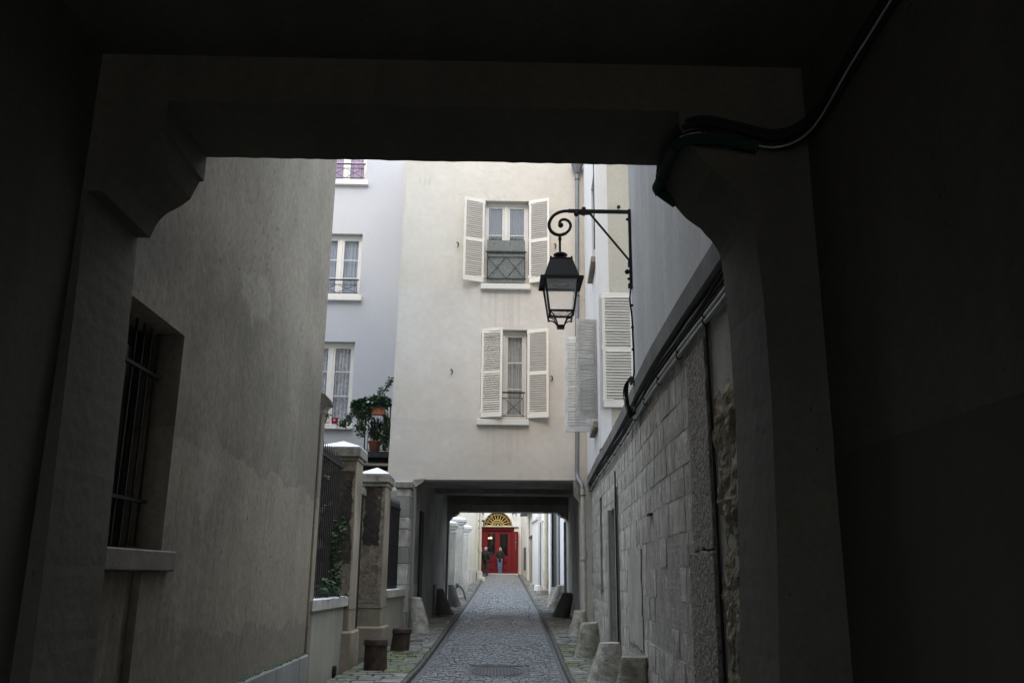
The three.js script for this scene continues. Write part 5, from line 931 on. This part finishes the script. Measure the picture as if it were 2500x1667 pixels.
{
  const z = -22.62;
  const s = thing('yard_stair', 'dark outside stair landing below the balcony plants', 'stair', [-3.1, 4.5, -23]);
  part('landing', [cbox(-3.42, -2.66, 4.5, 4.66, -24.29, z + 0.03, 0.01)], M.black, s);
  for (let i = 0; i < 5; i++) part('tread', [cbox(-3.4, -2.66, 4.28 - i * 0.2, 4.34 - i * 0.2, z + 0.1 - 0.26 - 0.02 + i * 0.12, z + 0.1 + i * 0.12, 0.006)], M.tan, s);
  part('stringer', [box(-3.44, -3.4, 3.2, 4.66, -23.4, z + 0.5), box(-3.4, -2.66, 3.2, 4.4, -23.5, -23.42)], M.black, s);
  const b = thing('balcony_railing', 'thin iron balcony railing holding plants left of the cream house', 'railing', [-3.0, 4.68, z]);
  for (let i = 0; i <= 8; i++) part('bar', [rod([-3.36 + i * 0.08, 4.69, z], [-3.37 + i * 0.08, 5.84, z], i % 8 ? 0.008 : 0.016, 6)], M.ironDull, b);
  part('rail', [box(-3.39, -2.7, 5.83, 5.855, z - 0.015, z + 0.015)], M.ironDull, b); part('rail', [box(-3.38, -2.7, 4.69, 4.71, z - 0.012, z + 0.012)], M.ironDull, b);
  const p1 = pot('large terracotta pot standing on the stair landing behind the railing', -3.13, 4.67, z - 0.25, 0.17, 0.29, M.terracotta);
  part('foliage', [leaves(900, inBall([-3.12, 5.25, z - 0.25], [0.2, 0.32, 0.16]), 0.05), leaves(620, onPath([[-2.85, 4.7, z - 0.1], [-2.78, 5.1, z], [-2.82, 5.5, z]], 0.07), 0.045)], M.leaf, p1);
  part('stem', [0, 1, 2, 3].map((i) => tube([[-3.13 + i * 0.02, 4.9, z - 0.25], [-3.2 + i * 0.06, 5.2, z - 0.26], [-3.25 + i * 0.1, 5.5, z - 0.24]], 0.008, 12, 5)), M.stem, p1);
  const wb = thing('window_box', 'terracotta trough hung on the balcony railing full of dark green leaves', 'planter', [-3.03, 5.6, z + 0.1]);
  part('trough', [cbox(-3.21, -2.86, 5.59, 5.77, z + 0.02, z + 0.2, 0.012), cbox(-3.22, -2.85, 5.75, 5.785, z + 0.01, z + 0.21, 0.008)], M.terracotta, wb);
  part('foliage', [leaves(900, inBall([-3.03, 5.9, z + 0.11], [0.31, 0.17, 0.16]), 0.085)], M.leafDark, wb);
  part('snow', [[-3.0, 5.99, 0.2], [-2.93, 6.0, 0.18], [-2.97, 6.02, 0.15], [-3.28, 5.9, 0.25], [-3.15, 5.89, 0.24]].map(([x, y, dz]) => new THREE.SphereGeometry(rr(0.025, 0.045), 9, 6).scale(1.5, 0.55, 1).translate(x, y, z + dz)), M.snow, wb);
  const p2 = pot('smaller terracotta pot clipped on the balcony railing corner', -3.53, 5.5, z + 0.05, 0.115, 0.2, M.terracotta);
  part('foliage', [leaves(520, inBall([-3.5, 5.83, z + 0.06], [0.27, 0.17, 0.15]), 0.085), leaves(520, onPath([[-3.5, 5.7, z + 0.15], [-3.66, 5.6, z + 0.2], [-3.82, 5.38, z + 0.2], [-4.02, 5.3, z + 0.2]], 0.09), 0.055)], M.leafDark, p2);
  part('holder', [new THREE.TorusGeometry(0.12, 0.008, 5, 18).rotateX(Math.PI / 2).translate(-3.53, 5.64, z + 0.05), bar([-3.42, 5.64, z + 0.05], [-3.38, 5.64, z], 0.012)], M.ironDull, p2);
  const iv = thing('climbing_plant', 'straggling climber rising above the balcony railing and trailing to its left', 'climber', [-3, 5.8, z + 0.1]);
  const up = [[-3.1, 5.8, z + 0.1], [-3.05, 6.05, z + 0.1], [-2.9, 6.25, z + 0.1], [-2.78, 6.42, z + 0.1], [-2.7, 6.58, z + 0.1]], dn = [[-3.25, 5.85, z + 0.15], [-3.4, 5.55, z + 0.2], [-3.46, 5.3, z + 0.18], [-3.42, 5.08, z + 0.15]];
  part('stem', [tube(up, 0.009, 20, 5), tube(dn, 0.007, 20, 5), tube([[-3.05, 6.0, z + 0.1], [-3.03, 6.2, z + 0.1], [-2.99, 6.33, z + 0.1]], 0.006, 10, 5)], M.stem, iv);
  part('foliage', [leaves(240, onPath(up, 0.07), 0.055), leaves(520, onPath(dn, 0.12), 0.06), leaves(30, onPath([[-3.04, 6.05, z + 0.1], [-2.99, 6.35, z + 0.1]], 0.04), 0.05), leaves(620, onPath([[-2.85, 5.6, z + 0.1], [-2.82, 5.2, z + 0.1], [-2.9, 4.85, z + 0.1]], 0.07), 0.045)], M.leaf, iv);
  part('foliage', [leaves(260, inBall([-3.1, 5.95, z + 0.16], [0.36, 0.16, 0.12]), 0.07), leaves(200, inBall([-3.3, 5.6, z + 0.16], [0.16, 0.24, 0.1]), 0.065)], M.leaf, iv);
  const w1 = pot('terracotta pot with bright green leaves on the low lilac window sill', -4.78, 5.63, -24.24, 0.1, 0.16, M.terracotta); part('foliage', [leaves(170, inBall([-4.8, 5.87, -24.22], [0.2, 0.12, 0.1]), 0.06)], M.leaf, w1);
  const w2 = thing('square_pot', 'shiny crimson square pot on the low lilac window sill', 'flower pot', [-4.5, 5.63, -24.24]);
  part('pot', [new THREE.CylinderGeometry(0.125, 0.1, 0.16, 4, 1).rotateY(Math.PI / 4).translate(-4.46, 5.71, -24.24)], M.redPot, w2); part('label', [box(-4.485, -4.435, 5.71, 5.74, -24.158, -24.153)], M.paint, w2); part('soil', [box(-4.53, -4.39, 5.775, 5.785, -24.31, -24.17)], M.soil, w2);
  const ivy = thing('ivy_plant', 'leafy ivy growing up inside the spear railing bars', 'ivy', [-2.62, 1.4, -14.7]);
  const c1 = [[-2.6, 1.35, -14.5], [-2.6, 1.75, -14.75], [-2.62, 2.1, -14.8], [-2.6, 2.45, -15.0]];
  part('stem', [tube(c1, 0.008, 20, 5), tube([[-2.66, 1.4, -13.9], [-2.66, 2.2, -13.8], [-2.65, 2.9, -13.7], [-2.62, 3.05, -13.6]], 0.005, 20, 5)], M.stem, ivy);
  part('foliage', [leaves(420, onPath(c1, 0.13), 0.07), leaves(330, inBall([-2.58, 1.4, -14.5], [0.1, 0.14, 0.85]), 0.065), leaves(16, onPath([[-2.54, 1.28, -14.6], [-2.42, 1.26, -14.9]], 0.05), 0.05)], M.leaf, ivy);
  part('foliage', [leaves(14, inBall([-2.6, 3.04, -13.62], [0.05, 0.05, 0.16]), 0.05), leaves(20, onPath([[-2.65, 2.2, -13.8], [-2.63, 3.0, -13.65]], 0.04), 0.035)], M.leafPale, ivy);
}
// ---------------------------------------------------------------- two people at the far end
function sdf(bones, R, k, res) { // bones: [ax,ay,az, bx,by,bz, ra, rb]; smooth union meshed on a grid of half size R about the given centre
  const mn = [1e9, 1e9, 1e9], mx = [-1e9, -1e9, -1e9];
  for (const b of bones) for (let i = 0; i < 3; i++) { const r = Math.max(b[6], b[7]); mn[i] = Math.min(mn[i], b[i] - r, b[i + 3] - r); mx[i] = Math.max(mx[i], b[i] + r, b[i + 3] + r); }
  const c = mn.map((v, i) => (v + mx[i]) / 2), half = Math.max(...mn.map((v, i) => mx[i] - v)) / 2 * 1.08 + 0.01;
  const mc = new MarchingCubes(res, new THREE.MeshStandardMaterial(), false, false, 60000); mc.isolation = 0;
  const h = res / 2;
  for (let z = 0; z < res; z++) for (let y = 0; y < res; y++) for (let x = 0; x < res; x++) {
    const p = [(x - h) / h * half + c[0], (y - h) / h * half + c[1], (z - h) / h * half + c[2]]; let d = 1e3;
    for (const b of bones) {
      const bx = b[3] - b[0], by = b[4] - b[1], bz = b[5] - b[2], px = p[0] - b[0], py = p[1] - b[1], pz = p[2] - b[2];
      const t = clamp((px * bx + py * by + pz * bz) / (bx * bx + by * by + bz * bz + 1e-9)), e = Math.hypot(px - bx * t, py - by * t, pz - bz * t) - lerp(b[6], b[7], t);
      const m = clamp(0.5 + 0.5 * (d - e) / k); d = lerp(d, e, m) - k * m * (1 - m);
    }
    mc.field[x + y * res + z * res * res] = -d;
  }
  mc.update(); const n = mc.count, P = new Float32Array(n * 3), N = new Float32Array(n * 3);
  for (let i = 0; i < n; i++) { for (let j = 0; j < 3; j++) { P[i * 3 + j] = mc.positionArray[i * 3 + j] * half + c[j]; N[i * 3 + j] = mc.normalArray[i * 3 + j]; } }
  const g = new THREE.BufferGeometry(); g.setAttribute('position', new THREE.BufferAttribute(P, 3)); g.setAttribute('normal', new THREE.BufferAttribute(N, 3)); g.setAttribute('uv', new THREE.BufferAttribute(new Float32Array(n * 2), 2));
  return g;
}
function person(label, at, turn, H, pal, pose, headTurn) {
  const k = H / 1.75, t = thing('person', label, 'person', at); t.rotation.y = turn;
  const add = (name, g, m, p = t) => { const q = piece(name, g, m, p); return q; };
  const S = (b) => b.map((v) => v * k), skin = flat(...pal.skin, 0.7), hipX = 0.085;
  const L = pose.legs, arms = pose.arms;
  const legB = (s, f) => [[s * hipX, 0.9, 0, L[f][0], 0.48, L[f][1], 0.088, 0.058], [L[f][0], 0.48, L[f][1], L[f][2], 0.09, L[f][3], 0.056, 0.042], [L[f][2], 0.07, L[f][3], L[f][2] + s * 0.015, 0.04, L[f][3] + 0.13, 0.042, 0.03]];
  const armB = (s, f) => [[s * 0.17, 1.4, 0, ...arms[f][0], 0.052, 0.042], [...arms[f][0], ...arms[f][1], 0.042, 0.032]];
  const torso = [[0, 0.95, 0, 0, 1.15, 0.01, 0.125, 0.12], [-0.06, 1.2, 0, -0.1, 1.36, 0, 0.1, 0.085], [0.06, 1.2, 0, 0.1, 1.36, 0, 0.1, 0.085], [0, 1.42, 0, 0, 1.53, 0.015, 0.062, 0.054]];
  const hd = (a) => { const c = Math.cos(headTurn), s = Math.sin(headTurn); return [a[0] * c + a[2] * s, a[1], -a[0] * s + a[2] * c]; };
  const hb = (a, b, r0, r1) => { const A = hd(a), B = hd(b); return [A[0], A[1] + 1.55, A[2] + 0.01, B[0], B[1] + 1.55, B[2] + 0.01, r0, r1]; };
  const head = [hb([0, 0.1, -0.015], [0, 0.1, 0.01], 0.085, 0.083), hb([0, 0.03, 0.02], [0, -0.005, 0.045], 0.058, 0.042), hb([0, 0.075, 0.088], [0, 0.045, 0.108], 0.011, 0.015), hb([-0.083, 0.07, 0], [-0.085, 0.04, -0.005], 0.016, 0.012), hb([0.083, 0.07, 0], [0.085, 0.04, -0.005], 0.016, 0.012), hb([-0.022, 0.012, 0.083], [0.022, 0.012, 0.083], 0.008, 0.008)];
  // one continuous body: trunk, limbs, hands inside the jacket pockets, neck
  const hands = [0, 1].flatMap((f) => { const w = arms[f][1], s = f ? 1 : -1, o = []; o.push([...w, w[0] - s * 0.03, w[1] - 0.05, w[2] + 0.03, 0.03, 0.034]); for (let i = 0; i < 4; i++) o.push([w[0] - s * 0.03 + (i - 1.5) * 0.016, w[1] - 0.06, w[2] + 0.035, w[0] - s * 0.045 + (i - 1.5) * 0.016, w[1] - 0.115 + Math.abs(i - 1.5) * 0.008, w[2] + 0.04, 0.009, 0.007]); o.push([w[0] - s * 0.05, w[1] - 0.03, w[2] + 0.045, w[0] - s * 0.075, w[1] - 0.07, w[2] + 0.06, 0.01, 0.008]); return o; });
  const body = sdf([...torso, ...legB(-1, 0), ...legB(1, 1), ...armB(-1, 0), ...armB(1, 1), ...hands].map(S), 1, 0.03, 104);
  const hg = sdf(head.map(S), 1, 0.02, 56);
  add('body', mergeGeometries([body, hg]), skin);
  const eye = flat(0.02, 0.015, 0.012, 0.3); for (const s of [-1, 1]) { const e = hd([s * 0.032, 0.085, 0.082]); add('eye', new THREE.SphereGeometry(0.009 * k, 8, 6).translate(e[0] * k, (e[1] + 1.55) * k, (e[2] + 0.01) * k), eye); }
  const jr = (b, e) => { const q = b.slice(); q[6] += e; q[7] += e; return q; };
  add('jacket', sdf([[0, 0.86, 0, 0, 1.15, 0, 0.155, 0.15], ...torso.slice(1, 3).map((b) => jr(b, 0.035)), ...armB(-1, 0).map((b) => jr(b, 0.022)), ...armB(1, 1).map((b) => jr(b, 0.022)), [0, 1.44, 0, 0, 1.5, 0.005, 0.085, 0.075], ...(pose.pack ? [[0.0, 1.0, -0.17, 0.0, 1.28, -0.17, 0.11, 0.11]] : [])].map(S), 1, 0.035, 88), flat(...pal.jacket, 0.85));
  add('trousers', sdf([...legB(-1, 0).slice(0, 2).map((b) => jr(b, 0.022)), ...legB(1, 1).slice(0, 2).map((b) => jr(b, 0.022)), [-0.05, 0.93, 0, 0.05, 0.93, 0, 0.12, 0.12]].map(S), 1, 0.025, 80), flat(...pal.legs, 0.9));
  for (const [f, s] of [[0, -1], [1, 1]]) add('shoe', sdf([[L[f][2], 0.07, L[f][3] - 0.03, L[f][2] + s * 0.018, 0.045, L[f][3] + 0.15, 0.052, 0.04], [L[f][2], 0.06, L[f][3] - 0.02, L[f][2], 0.12, L[f][3] - 0.01, 0.05, 0.05]].map(S), 1, 0.02, 36), flat(...pal.shoe, 0.6));
  add('hair', sdf(pal.hairBones.map((b) => hb(...b)).map(S), 1, 0.02, 48), flat(...pal.hair, 0.9));
  return t;
}
person('grey-haired person in dark jacket and trousers standing with back turned at far door', [-0.42, ground(55.2) + 0.0, -55.2], Math.PI - 0.35, 1.7, {
  skin: [0.42, 0.24, 0.17], jacket: [0.012, 0.011, 0.012], legs: [0.045, 0.035, 0.028], shoe: [0.02, 0.02, 0.02], hair: [0.42, 0.41, 0.4],
  hairBones: [[[0, 0.12, -0.03], [0, 0.13, 0.0], 0.088, 0.084], [[0, 0.07, -0.05], [0, 0.03, -0.055], 0.07, 0.055]],
}, { legs: [[-0.09, 0.02, -0.1, 0.0], [0.1, -0.02, 0.1, -0.04]], arms: [[[-0.25, 1.13, -0.03], [-0.15, 0.99, 0.05]], [[0.25, 1.13, -0.03], [0.15, 0.99, 0.05]]], pack: true }, -0.3);
person('fair-haired person in black jacket and blue jeans facing the lane at the door', [0.47, 1.71, -56.72], -0.12, 1.58, {
  skin: [0.5, 0.3, 0.22], jacket: [0.01, 0.01, 0.011], legs: [0.10, 0.16, 0.27], shoe: [0.12, 0.13, 0.15], hair: [0.36, 0.24, 0.12],
  hairBones: [[[0, 0.125, -0.03], [0, 0.13, 0.01], 0.09, 0.082], [[-0.065, 0.09, -0.045], [-0.078, -0.03, -0.045], 0.04, 0.034], [[0.065, 0.09, -0.045], [0.078, -0.03, -0.045], 0.04, 0.034], [[0, 0.06, -0.06], [0, -0.05, -0.06], 0.06, 0.05]],
}, { legs: [[-0.075, 0.03, -0.06, 0.0], [0.08, 0.02, 0.075, -0.03]], arms: [[[-0.24, 1.14, -0.02], [-0.14, 1.01, 0.05]], [[0.24, 1.14, -0.02], [0.14, 1.01, 0.05]]] }, -0.55);

renderer.shadowMap.type = THREE.PCFSoftShadowMap;
renderer.render(scene, camera);
